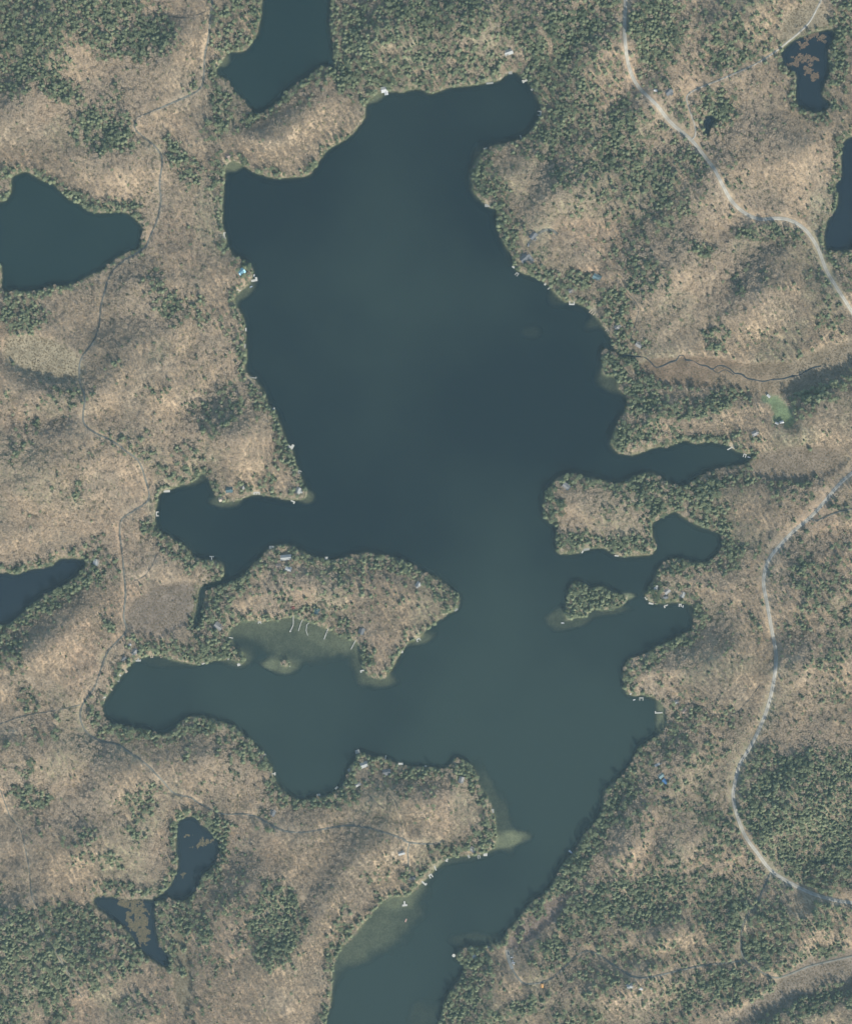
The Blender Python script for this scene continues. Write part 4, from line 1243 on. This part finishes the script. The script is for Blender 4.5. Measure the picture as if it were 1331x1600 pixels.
M_CARW = simple_mat("white_car_paint", (0.78, 0.78, 0.77), 0.3, 0.03, 0.3, 0.5)
M_CARB = simple_mat("dark_blue_car_paint", (0.05, 0.07, 0.10), 0.3, 0.03, 0.3, 0.5)
M_CARS = simple_mat("silver_car_paint", (0.48, 0.50, 0.52), 0.3, 0.03, 0.3, 0.5)
M_TYRE = simple_mat("rubber", (0.02, 0.02, 0.02), 0.9, 0.1, 1, 0.1)


def car(px, py, ang, mat, label, L=4.7, van=False):
    x, y = W(px, py)
    z = height(px, py) + 0.15
    root = empty("parked_car", (x, y, z), R(ang))
    tag(root, label, "car", "cars parked by the houses")
    b = MB()
    prof = [(-L / 2, .35), (-L / 2, .95), (-L * .45, 1.0), (L * .18, 1.0), (L * .45, .85), (L / 2, .7), (L / 2, .35)]
    n = len(prof)
    V = [(p[0], -.88, p[1]) for p in prof] + [(p[0], .88, p[1]) for p in prof]
    F = [(k, n + k, n + (k + 1) % n, (k + 1) % n) for k in range(n)] + [tuple(range(n)), tuple(range(2 * n - 1, n - 1, -1))]
    b.add(V, F)
    b.build("body", mat, root)
    top = 1.95 if van else 1.5
    x0, x1 = (-L * .47, L * .22) if van else (-L * .40, L * .18)
    cb = MB()
    cb.add([(x0, -.82, 1.0), (x1, -.82, 1.0), (x1, .82, 1.0), (x0, .82, 1.0), (x0 + .35, -.66, top - .06), (x1 - .7, -.66, top - .06), (x1 - .7, .66, top - .06), (x0 + .35, .66, top - .06)],
           [(4, 5, 6, 7), (0, 1, 5, 4), (1, 2, 6, 5), (2, 3, 7, 6), (3, 0, 4, 7)])
    cb.build("window", M_GLASS, root)
    rf = MB()
    rf.box(x0 + .32, x1 - .68, -.68, .68, top - .055, top)
    rf.build("roof", mat, root)
    for (u, v) in ((-.3, -.85), (-.3, .85), (.32, -.85), (.32, .85)):
        wq = MB()
        wq.cyl(0, 0, .33, -.1, .1, 10)
        o = wq.build("wheel", M_TYRE, root, (u * L, v, .33))
        o.rotation_euler = (R(90), 0, 0)
    CLEAR.append((px, py, 3.5))


car(825, 383.5, 80, M_CARW, "white car parked below the dark garage", 4.6)
car(836, 375, 50, M_CARS, "silver car parked beside the dark garage")
car(799.5, 1495, 10, M_CARW, "white van parked at the gravel place's right edge", 4.8, True)
car(800.4, 1502, 92, M_CARS, "silver van parked below the white van on the gravel place", 5.2, True)
car(802.8, 1504, 80, M_CARW, "white car tucked right of the silver van", 4.2)
car(794, 1489.2, 100, M_CARB, "dark blue car at the top of the gravel place")
car(1030, 1193, 30, M_CARS, "silver car right of the long white trailer", 4.6)
car(830, 372.2, 50, M_CARW, "white car in front of the dark garage", 4.6)

# ------------------------------------------------------------------ plants: the kinds
def shade_pts(me):
    return me


def conifer_mesh(seed, height_=1.0):
    """a spire of drooping tiers; unit = metres, about 17 m tall"""
    r = random.Random(seed)
    H = 11.5
    rad = r.uniform(2.7, 3.2)
    V, F = [], []
    tiers = 9
    for k in range(tiers):
        u = k / (tiers - 1)
        z = 2.2 + (H - 2.8) * u ** 0.92
        rr = rad * (1 - u * u) ** 0.85 * r.uniform(0.82, 1.15) + 0.28
        n = max(5, int(9 - 4 * u))
        a0 = r.uniform(0, 6.28)
        for j in range(n):
            a = a0 + 6.283 * (j + r.uniform(-.25, .25)) / n
            L = rr * r.uniform(0.62, 1.2)
            hw = 0.36 * L + 0.22
            dz = -0.24 * L + r.uniform(-.3, .3)
            ca, sa = math.cos(a), math.sin(a)
            b = len(V)
            V += [(0, 0, z + 0.55), (ca * L * .58 - sa * hw, sa * L * .58 + ca * hw, z + dz * .7), (ca * L, sa * L, z + dz + 0.1), (ca * L * .58 + sa * hw, sa * L * .58 - ca * hw, z + dz * .7), (ca * L * .6, sa * L * .6, z + dz * .35 + .25)]
            F += [(b, b + 4, b + 1), (b + 1, b + 4, b + 2), (b, b + 3, b + 4), (b + 3, b + 2, b + 4)]
    b = len(V)
    V += [(.25, 0, H - .9), (-.12, .2, H - .9), (-.12, -.2, H - .9), (0, 0, H + .6)]
    F += [(b, b + 1, b + 3), (b + 1, b + 2, b + 3), (b + 2, b, b + 3)]
    return V, F, H


def pine_mesh(seed):
    """a white pine: open, uneven plates of needle clumps on a tall stem"""
    r = random.Random(seed)
    H = 14.0
    V, F = [], []
    for k in range(34):
        u = r.random() ** 0.7
        z = 4.5 + (H - 4.5) * u
        rr = 3.6 * math.sin(math.pi * min(1, (1 - u) * 0.62 + 0.12)) * r.uniform(.25, 1.0)
        a = r.uniform(0, 6.283)
        cx, cy = rr * math.cos(a), rr * math.sin(a)
        s = r.uniform(.75, 1.35)
        for j in range(5):
            t = r.uniform(0, 6.283)
            d1 = Vector((math.cos(t), math.sin(t), r.uniform(-.35, .35))) * s
            d2 = Vector((math.cos(t + 2.0), math.sin(t + 2.0), r.uniform(-.2, .75))) * s * .8
            o = Vector((cx + r.uniform(-.3, .3), cy + r.uniform(-.3, .3), z + r.uniform(-.3, .35)))
            b = len(V)
            V += [tuple(o), tuple(o + d1), tuple(o + d2)]
            F.append((b, b + 1, b + 2))
    return V, F, H


def trunk_geo(h, r0, n=5, lean=(0, 0)):
    V = [(r0 * math.cos(6.283 * k / n), r0 * math.sin(6.283 * k / n), -1.0) for k in range(n)]
    V += [(r0 * .35 * math.cos(6.283 * k / n) + lean[0], r0 * .35 * math.sin(6.283 * k / n) + lean[1], h) for k in range(n)]
    F = [(k, (k + 1) % n, n + (k + 1) % n, n + k) for k in range(n)]
    return V, F


def bare_geo(seed):
    """a leafless hardwood: forked limbs and a haze of twigs"""
    r = random.Random(seed)
    V, F = [], []
    H = r.uniform(12, 14.5)

    def stick(p, q, w0, w1):
        p, q = Vector(p), Vector(q)
        d = (q - p).normalized()
        s = d.cross(Vector((0.3, 0.2, 1))).normalized()
        t_ = d.cross(s)
        b = len(V)
        for (o, ww) in ((p, w0), (q, w1)):
            for k in range(3):
                a = 6.283 * k / 3
                V.append(tuple(o + (s * math.cos(a) + t_ * math.sin(a)) * ww))
        for k in range(3):
            F.append((b + k, b + (k + 1) % 3, b + 3 + (k + 1) % 3, b + 3 + k))

    n = r.randint(6, 8)
    tips = []
    for k in range(n):
        z0 = H * r.uniform(.3, .58)
        a = 6.283 * (k + r.uniform(-.3, .3)) / n
        L = r.uniform(1.5, 2.7)
        p = Vector((0, 0, z0))
        q = Vector((math.cos(a) * L, math.sin(a) * L, z0 + r.uniform(2.4, 4.6)))
        stick(p, q, .12, .05)
        for j in range(3):
            o = p.lerp(q, r.uniform(.4, .9))
            b2 = a + r.uniform(-1.3, 1.3)
            e = o + Vector((math.cos(b2), math.sin(b2), r.uniform(.2, 1.2))) * r.uniform(.9, 1.7)
            stick(o, e, .07, .03)
            tips.append(e)
        tips.append(q)
    for e in tips:                       # sprays of fine twigs
        for m_ in range(6):
            o = e + Vector((r.gauss(0, .55), r.gauss(0, .55), r.gauss(0, .5)))
            t2 = r.uniform(0, 6.283)
            l3 = r.uniform(.45, .95)
            d = Vector((math.cos(t2), math.sin(t2), r.uniform(-.2, .9))) * l3
            s3 = d.cross(Vector((r.uniform(-.6, .6), r.uniform(-.6, .6), 1))).normalized() * r.uniform(.09, .17)
            b = len(V)
            V += [tuple(o - s3 * .4), tuple(o + s3 * .4), tuple(o + d + s3), tuple(o + d - s3)]
            F.append((b, b + 1, b + 2, b + 3))
    return V, F, H


def shrub_geo(seed, spread=1.5, tall=2.2, n=46):
    r = random.Random(seed)
    V, F = [], []
    for k in range(n):
        a = r.uniform(0, 6.283)
        rr = spread * math.sqrt(r.random())
        z = tall * r.uniform(.1, 1) * (1 - .5 * (rr / spread) ** 2)
        o = Vector((rr * math.cos(a), rr * math.sin(a), z))
        t_ = r.uniform(0, 6.283)
        s = r.uniform(.3, .6)
        d1 = Vector((math.cos(t_), math.sin(t_), r.uniform(-.3, .6))) * s
        d2 = Vector((math.cos(t_ + 1.9), math.sin(t_ + 1.9), r.uniform(-.2, .8))) * s
        b = len(V)
        V += [tuple(o), tuple(o + d1), tuple(o + d2)]
        F.append((b, b + 1, b + 2))
    return V, F


PROTO = bpy.data.collections.new("plant_kinds")      # not linked: only a palette for the woods


def palette(name, variants):
    c = bpy.data.collections.new(name)
    for k, me in enumerate(variants):
        o = bpy.data.objects.new(name + "_%02d" % k, me)
        c.objects.link(o)
    return c


con_parts, bare_parts = [], []
con_full, bare_full = [], []
for k in range(6):
    if k < 4:
        V, F, H = conifer_mesh(20 + k)
    else:
        V, F, H = pine_mesh(60 + k)
    tv, tf = trunk_geo(H * .93, .22)
    con_parts.append((mesh("conifer_crown", V, F, [M_CONIFER]), mesh("conifer_trunk", tv, tf, [M_BARK]), H))
    con_full.append(mesh("conifer_whole", V + tv, F + [tuple(i + len(V) for i in q) for q in tf], [M_CONIFER, M_BARK], [0] * len(F) + [1] * len(tf)))
for k in range(6):
    V, F, H = bare_geo(80 + k)
    tv, tf = trunk_geo(H * .8, .2)
    bare_parts.append((mesh("bare_crown", V, F, [M_BARE]), mesh("bare_trunk", tv, tf, [M_BARK]), H))
    bare_full.append(mesh("bare_whole", V + tv, F + [tuple(i + len(V) for i in q) for q in tf], [M_BARE, M_BARK], [0] * len(F) + [1] * len(tf)))
shrub_full = [mesh("shrub", *shrub_geo(100 + k), [M_SHRUB]) for k in range(4)]
sedge_full = [mesh("sedge", *shrub_geo(120 + k, 1.0, 0.9, 26), [M_REED]) for k in range(3)]


# ------------------------------------------------------------------ where they stand
def keep_off(px, py):
    ok = np.ones(len(px), dtype=bool)
    for (cx, cy, r) in CLEAR:
        ok &= (px - cx) ** 2 + (py - cy) ** 2 > r * r
    return ok


def road_dist(px, py):
    """metres beyond the edge of the nearest road"""
    best = np.full(len(px), 1e3)
    cells = {}
    for P, wd in ROAD_PTS + [(STREAM_P, 3.5)]:
        for q in P:
            for dx in (-1, 0, 1):
                for dy in (-1, 0, 1):
                    cells.setdefault((int(q[0] // 12) + dx, int(q[1] // 12) + dy), []).append((q[0], q[1], wd))
    key = np.stack([px // 12, py // 12], 1).astype(int)
    order = np.lexsort((key[:, 1], key[:, 0]))
    ks = key[order]
    brk = np.flatnonzero(np.any(np.diff(ks, axis=0) != 0, axis=1)) + 1
    for grp in np.split(order, brk):
        kk = tuple(key[grp[0]])
        if kk in cells:
            Q = np.array(cells[kk])
            d = np.sqrt((px[grp, None] - Q[None, :, 0]) ** 2 + (py[grp, None] - Q[None, :, 1]) ** 2) - Q[None, :, 2] / 2
            best[grp] = d.min(1)
    return best


FLATM = openm.reshape(GX.shape)


def scatter(step, margin=70, jit=0.48):
    a = np.arange(-margin, 1331 + margin, step)
    b = np.arange(-margin, 1600 + margin, step)
    X, Y = np.meshgrid(a, b)
    X = X + (np.arange(len(b)) % 2)[:, None] * step / 2
    X = X.ravel() + rng.uniform(-jit, jit, X.size) * step
    Y = Y.ravel() + rng.uniform(-jit, jit, Y.size) * step
    return X, Y


# trees
tx, ty = scatter(4.6)
for (ex, ey) in ((441, 1036), (444.5, 1034), (448, 1036.5), (451, 1034.5), (446, 1039), (452, 1038.5)):   # the islet's few trees
    tx, ty = np.append(tx, ex), np.append(ty, ey)
wat = samp(WATG, tx, ty)
okk = (wat < -0.5) & keep_off(tx, ty)
rd = road_dist(tx, ty)
okk &= rd > 0.7
share = conifer_share(tx, ty)
inisl = (np.abs(tx - 930) < 60) & (np.abs(ty - 938) < 36)
share = np.where(inisl, 0.97, share)
shoreband = sstep(-18, -5, wat)
share = np.maximum(share, shoreband * 0.72 * sstep(.3, .55, fbm(tx, ty, 30, 141, 3)))
fl = samp(FLATM, tx, ty)
okk &= rng.random(len(tx)) > np.where((fl > .45) & (share < .7), 0.985, 0)
for (cx, cy, rx, ry, a) in [(1220, 643, 13, 28, 35), (1196, 624, 10, 8, 0), (1213, 656, 8, 8, 0)]:
    okk &= ell(tx, ty, cx, cy, rx, ry, a) < 0
dens = 0.75 + 0.4 * fbm(tx, ty, 40, 151, 3)
is_con = rng.random(len(tx)) < share
keep = okk & (is_con | (rng.random(len(tx)) < dens))
tx, ty, is_con, share = tx[keep], ty[keep], is_con[keep], share[keep]
tz = samp(HG, tx, ty) - 0.15
big = fbm(tx, ty, 70, 161, 3)
ts = np.where(is_con, rng.uniform(.58, 1.28, len(tx)) * (.75 + .5 * big), rng.uniform(.55, 1.05, len(tx)) * (.75 + .4 * big))
ts = np.where(is_con & (share < .2), ts * .72, ts)
ts = np.where((np.abs(tx - 447) < 9) & (np.abs(ty - 1037) < 7), .75, ts)
trot = rng.uniform(0, 6.283, len(tx))
tint = np.clip(np.where(is_con, fbm(tx, ty, 55, 171, 3) * .8 + rng.uniform(-.28, .48, len(tx)), (fbm(tx, ty, 130, 175, 4) - .5) * 2.2 + .52 + rng.uniform(-.32, .32, len(tx))), 0, 1)
tvar = np.where(is_con, np.where(rng.random(len(tx)) < .68, rng.integers(0, 4, len(tx)), rng.integers(4, 6, len(tx))), rng.integers(0, 6, len(tx)))

# trees set out one by one: place, reach, how many, label, group
AREAS_C = [
    (925, 935, 60, 80, "grey-green evergreen crowding the small wooded island", "evergreens of the small island"),
    (433, 1445, 48, 60, "dark green evergreen in the oval grove amid bare woods", "evergreens of the oval grove"),
    (262, 480, 18, 12, "evergreen in the small round clump amid the western bare woods", "evergreens of the round clump"),
    (40, 495, 30, 20, "evergreen in the grove south of the rounded left edge pond", "evergreens south of the left pond"),
    (168, 208, 40, 30, "evergreen in the dark grove between the left pond and the lane", "evergreens of the upper left grove"),
    (985, 590, 45, 40, "tall evergreen on the headland where the marsh stream enters the lake", "evergreens of the stream headland"),
    (1020, 765, 40, 58, "evergreen on the wooded neck between the two right hand coves", "evergreens of the wooded neck"),
]
AREAS_B = [
    (230, 600, 45, 60, "leafless tree on the brown hill left of the lake", "bare trees of the western hill"),
    (395, 715, 35, 50, "leafless tree on the sunny top of the west headland", "bare trees of the west headland"),
    (470, 225, 40, 40, "leafless tree on the ridge between top pond and lake", "bare trees of the northern ridge"),
    (1070, 440, 45, 60, "leafless tree on the broad brown hill right of the lake", "bare trees of the eastern hill"),
    (580, 930, 45, 45, "leafless tree in the middle of the wooded peninsula", "bare trees of the peninsula"),
    (660, 1262, 40, 45, "leafless tree on the sunny slope of the southern peninsula", "bare trees of the southern peninsula"),
]
single = np.zeros(len(tx), dtype=bool)


def set_out(areas, mask, parts, kind, cat):
    for (cx, cy, rr, cnt, lab, grp) in areas:
        cand = np.flatnonzero(mask & ~single & ((tx - cx) ** 2 + (ty - cy) ** 2 < rr * rr))
        cand = cand[np.argsort(-ts[cand])][:cnt]
        for i in cand:
            single[i] = True
            crown, trunk, H = parts[int(tvar[i])]
            x, y = W(tx[i], ty[i])
            e = bpy.data.objects.new(kind, None)
            e.empty_display_size = 1
            e.location = (x, y, float(tz[i]))
            e.rotation_euler = (0, 0, float(trot[i]))
            e.scale = (float(ts[i]),) * 3
            COL.objects.link(e)
            tag(e, lab, cat, grp)
            for nm, me in (("crown", crown), ("trunk", trunk)):
                o = bpy.data.objects.new(nm, me)
                o.parent = e
                o["tint"] = float(tint[i])
                COL.objects.link(o)


set_out(AREAS_C, is_con, con_parts, "conifer_tree", "tree")
set_out(AREAS_B, ~is_con, bare_parts, "bare_tree", "tree")


def wood(name, label, sel_xyz, scl, rot, tin, var, variants):
    """one mass of plants: points that each carry a plant of the palette"""
    me = bpy.data.meshes.new(name)
    me.vertices.add(len(sel_xyz))
    me.vertices.foreach_set("co", np.ascontiguousarray(sel_xyz, dtype=np.float32).ravel())
    for nm, arr, tp in (("size", scl, 'FLOAT'), ("turn", rot, 'FLOAT'), ("tint", tin, 'FLOAT'), ("which", var, 'INT')):
        a = me.attributes.new(nm, tp, 'POINT')
        a.data.foreach_set("value", np.ascontiguousarray(arr, dtype=np.int32 if tp == 'INT' else np.float32))
    o = link(bpy.data.objects.new(name, me))
    tag(o, label, kind="stuff")
    pal = palette(name + "_palette", variants)
    ng = bpy.data.node_groups.new(name, 'GeometryNodeTree')
    ng.interface.new_socket("Geometry", in_out='INPUT', socket_type='NodeSocketGeometry')
    ng.interface.new_socket("Geometry", in_out='OUTPUT', socket_type='NodeSocketGeometry')
    N, L = ng.nodes, ng.links
    gi, go = N.new("NodeGroupInput"), N.new("NodeGroupOutput")
    ci = N.new("GeometryNodeCollectionInfo")
    ci.inputs["Collection"].default_value = pal
    ci.inputs["Separate Children"].default_value = True
    ci.inputs["Reset Children"].default_value = True
    ip = N.new("GeometryNodeInstanceOnPoints")
    ip.inputs["Pick Instance"].default_value = True

    def attr(nm, tp):
        n_ = N.new("GeometryNodeInputNamedAttribute")
        n_.data_type = tp
        n_.inputs["Name"].default_value = nm
        return n_.outputs["Attribute"]
    cx = N.new("ShaderNodeCombineXYZ")
    L.new(attr("turn", 'FLOAT'), cx.inputs["Z"])
    L.new(gi.outputs[0], ip.inputs["Points"])
    L.new(ci.outputs[0], ip.inputs["Instance"])
    L.new(attr("which", 'INT'), ip.inputs["Instance Index"])
    L.new(cx.outputs[0], ip.inputs["Rotation"])
    L.new(attr("size", 'FLOAT'), ip.inputs["Scale"])
    L.new(ip.outputs[0], go.inputs[0])
    md = o.modifiers.new("plants", 'NODES')
    md.node_group = ng
    return o


def mass(sel):
    return np.stack([tx[sel] - 665.5, 800 - ty[sel], tz[sel]], 1), ts[sel], trot[sel], tint[sel], tvar[sel]


wood("conifer_forest", "grey-green evergreen woods around the lake", *mass(is_con & ~single), con_full)
wood("bare_forest", "leafless brown hardwoods on the hills", *mass(~is_con & ~single), bare_full)

# brush along the waterline and under the trees
bx, by = scatter(2.6)
bw = samp(WATG, bx, by)
under = (bw < -6) & (samp(FLATM, bx, by) < .4) & (rng.random(len(bx)) < .20 * sstep(.40, .62, fbm(bx, by, 38, 191, 4)))
ok = under | (bw < 0.2) & (bw > -9) & (rng.random(len(bx)) < np.where(bw > -4.5, .6, .25)) & keep_off(bx, by)
bx, by = bx[ok], by[ok]
ok = road_dist(bx, by) > 1.0
bx, by = bx[ok], by[ok]
n = len(bx)
wood("shore_brush", "yellow-green brush along the waterline and under the trees", np.stack([bx - 665.5, 800 - by, samp(HG, bx, by) - .1], 1), rng.uniform(.6, 1.5, n), rng.uniform(0, 6.28, n), rng.uniform(0, 1, n), rng.integers(0, 4, n), shrub_full)

# sedge and dead grass on the marshes
sx, sy = scatter(2.3)
fl = samp(FLATM, sx, sy)
ok = (fl > .5) & (samp(WATG, sx, sy) < -0.5) & (rng.random(len(sx)) < .55)
ok &= ell(sx, sy, 1218, 643, 16, 32, 35) < 0
sx, sy = sx[ok], sy[ok]
ok = (road_dist(sx, sy) > 1.0) & keep_off(sx, sy)
sx, sy = sx[ok], sy[ok]
n = len(sx)
wood("marsh_sedge", "brown sedge covering the marshes", np.stack([sx - 665.5, 800 - sy, samp(HG, sx, sy) - .05], 1), rng.uniform(.5, 1.3, n), rng.uniform(0, 6.28, n), np.clip(fbm(sx, sy, 24, 181, 3) + rng.uniform(-.3, .3, n), 0, 1), rng.integers(0, 3, n), sedge_full)

# ------------------------------------------------------------------ floating mats on the bog ponds
M_MATB = simple_mat("brown_floating_plants", (0.18, 0.125, 0.078), 0.95, 0.5, 0.35, 0.05)
M_MATY = simple_mat("yellow_brown_bog_moss", (0.16, 0.130, 0.070), 0.95, 0.55, 0.3, 0.05)


def mats(name, label, mat, blobs, seed, pond, thr, cell=1.1, ns=7):
    """a ragged floating sheet: small lumpy cells, each a little higher or lower, with open holes"""
    V, F = [], []
    r = random.Random(seed)
    done = set()
    for (cx, cy, rx, ry) in blobs:
        for ix in range(int((cx - rx) / cell) - 1, int((cx + rx) / cell) + 2):
            for iy in range(int((cy - ry) / cell) - 1, int((cy + ry) / cell) + 2):
                if (ix, iy) in done:
                    continue
                px, py = (ix + .5) * cell + r.uniform(-.3, .3), (iy + .5) * cell + r.uniform(-.3, .3)
                e = 1 - math.hypot((px - cx) / rx, (py - cy) / ry)
                A = np.array([px]), np.array([py])
                if e * .55 + float(fbm(A[0], A[1], ns, 201 + seed, 3)[0]) < thr or samp(pond, *A)[0] < 0.6:
                    continue
                done.add((ix, iy))
                x, y = W(px, py)
                m = 6
                s = cell * r.uniform(.55, .85)
                b = len(V)
                V.append((x, y, .10 + .16 * r.random()))
                for k in range(m):
                    t_ = 6.283 * k / m + r.uniform(-.3, .3)
                    q = s * r.uniform(.7, 1.2)
                    V.append((x + q * math.cos(t_), y + q * math.sin(t_), -.03))
                F += [(b, b + 1 + k, b + 1 + (k + 1) % m) for k in range(m)]
    o = link(bpy.data.objects.new(name, mesh(name, V, F, [mat])))
    tag(o, label, kind="stuff")


pg = {k: v.reshape(GX.shape) for k, v in pond_in.items()}
mats("floating_plants", "brown plant mats floating on the black pond", M_MATB,
     [(1270, 55, 16, 8), (1254, 70, 12, 8), (1250, 92, 18, 9), (1270, 92, 10, 6), (1272, 120, 8, 8), (1262, 110, 10, 12), (1240, 100, 12, 6), (1283, 60, 10, 10)], 5, pg["beaver"], .70, .9, 4)
mats("bog_moss", "yellow-brown moss mat filling the crooked pond", M_MATY,
     [(200, 1410, 24, 9), (215, 1425, 19, 16), (210, 1445, 18, 18), (222, 1460, 13, 18), (226, 1440, 10, 24)], 6, pg["wood"], .66, .9, 5)
mats("bog_moss", "loose moss tufts on the upper part of the crooked pond", M_MATY,
     [(294, 1305, 10, 5), (286, 1368, 8, 5), (332, 1313, 6, 4), (315, 1318, 20, 14)], 8, pg["wood"], .80, .9, 4)

# stones along the rocky points
M_STONE = simple_mat("lakeside_granite", (0.40, 0.39, 0.36), 0.9, 0.25, 0.7, 0.1)
stone_me = []
for k in range(4):
    r = random.Random(300 + k)
    V = [(r.uniform(.7, 1.1) * math.cos(6.283 * j / 7), r.uniform(.7, 1.1) * math.sin(6.283 * j / 7), -.4) for j in range(7)]
    V += [(r.uniform(.4, .8) * math.cos(6.283 * j / 7 + .3), r.uniform(.4, .8) * math.sin(6.283 * j / 7 + .3), r.uniform(.35, .6)) for j in range(7)] + [(0, 0, .7)]
    F = [(j, (j + 1) % 7, 7 + (j + 1) % 7, 7 + j) for j in range(7)] + [(7 + j, 7 + (j + 1) % 7, 14) for j in range(7)]
    stone_me.append(mesh("stone", V, F, [M_STONE]))
for (cx, cy, sp, cnt, lab) in [(894, 966, 7, 9, "pale stone on the small island's south beach"), (876, 957, 3, 4, "stone left of the small island's beach"),
                               (812, 397, 8, 10, "stone of the rock garden at the large dark house"), (886, 754, 5, 6, "stone in the clearing on the evergreen neck"),
                               (448, 1040, 6, 5, "stone at the edge of the tiny islet")]:
    for k in range(cnt):
        px, py = cx + random.uniform(-sp, sp), cy + random.uniform(-sp, sp) * .5
        z = height(px, py)
        if z < -0.7:
            continue
        x, y = W(px, py)
        o = link(bpy.data.objects.new("boulder", stone_me[k % 4]))
        o.location = (x, y, z + .1)
        s = random.uniform(.6, 1.4)
        o.scale = (s, s, s)
        o.rotation_euler = (0, 0, random.uniform(0, 6.28))
        tag(o, lab, "boulder", lab.replace("stone", "stones", 1))

# ------------------------------------------------------------------ the air
hm = bpy.data.materials.new("haze_air")
hm.use_nodes = True
hn = hm.node_tree
hn.nodes.remove(hn.nodes["Principled BSDF"])
pv = hn.nodes.new("ShaderNodeVolumePrincipled")
pv.inputs["Color"].default_value = (0.62, 0.92, 0.97, 1)
pv.inputs["Density"].default_value = HAZE_DENSITY
pv.inputs["Anisotropy"].default_value = 0.0
hn.links.new(pv.outputs[0], hn.nodes["Material Output"].inputs["Volume"])
hb = MB()
hb.box(-3600, 3600, -3700, 3700, -15, CAM_H + 12)
hz = hb.build("haze", hm)
tag(hz, "thin bluish haze between the ground and the aircraft", kind="stuff")
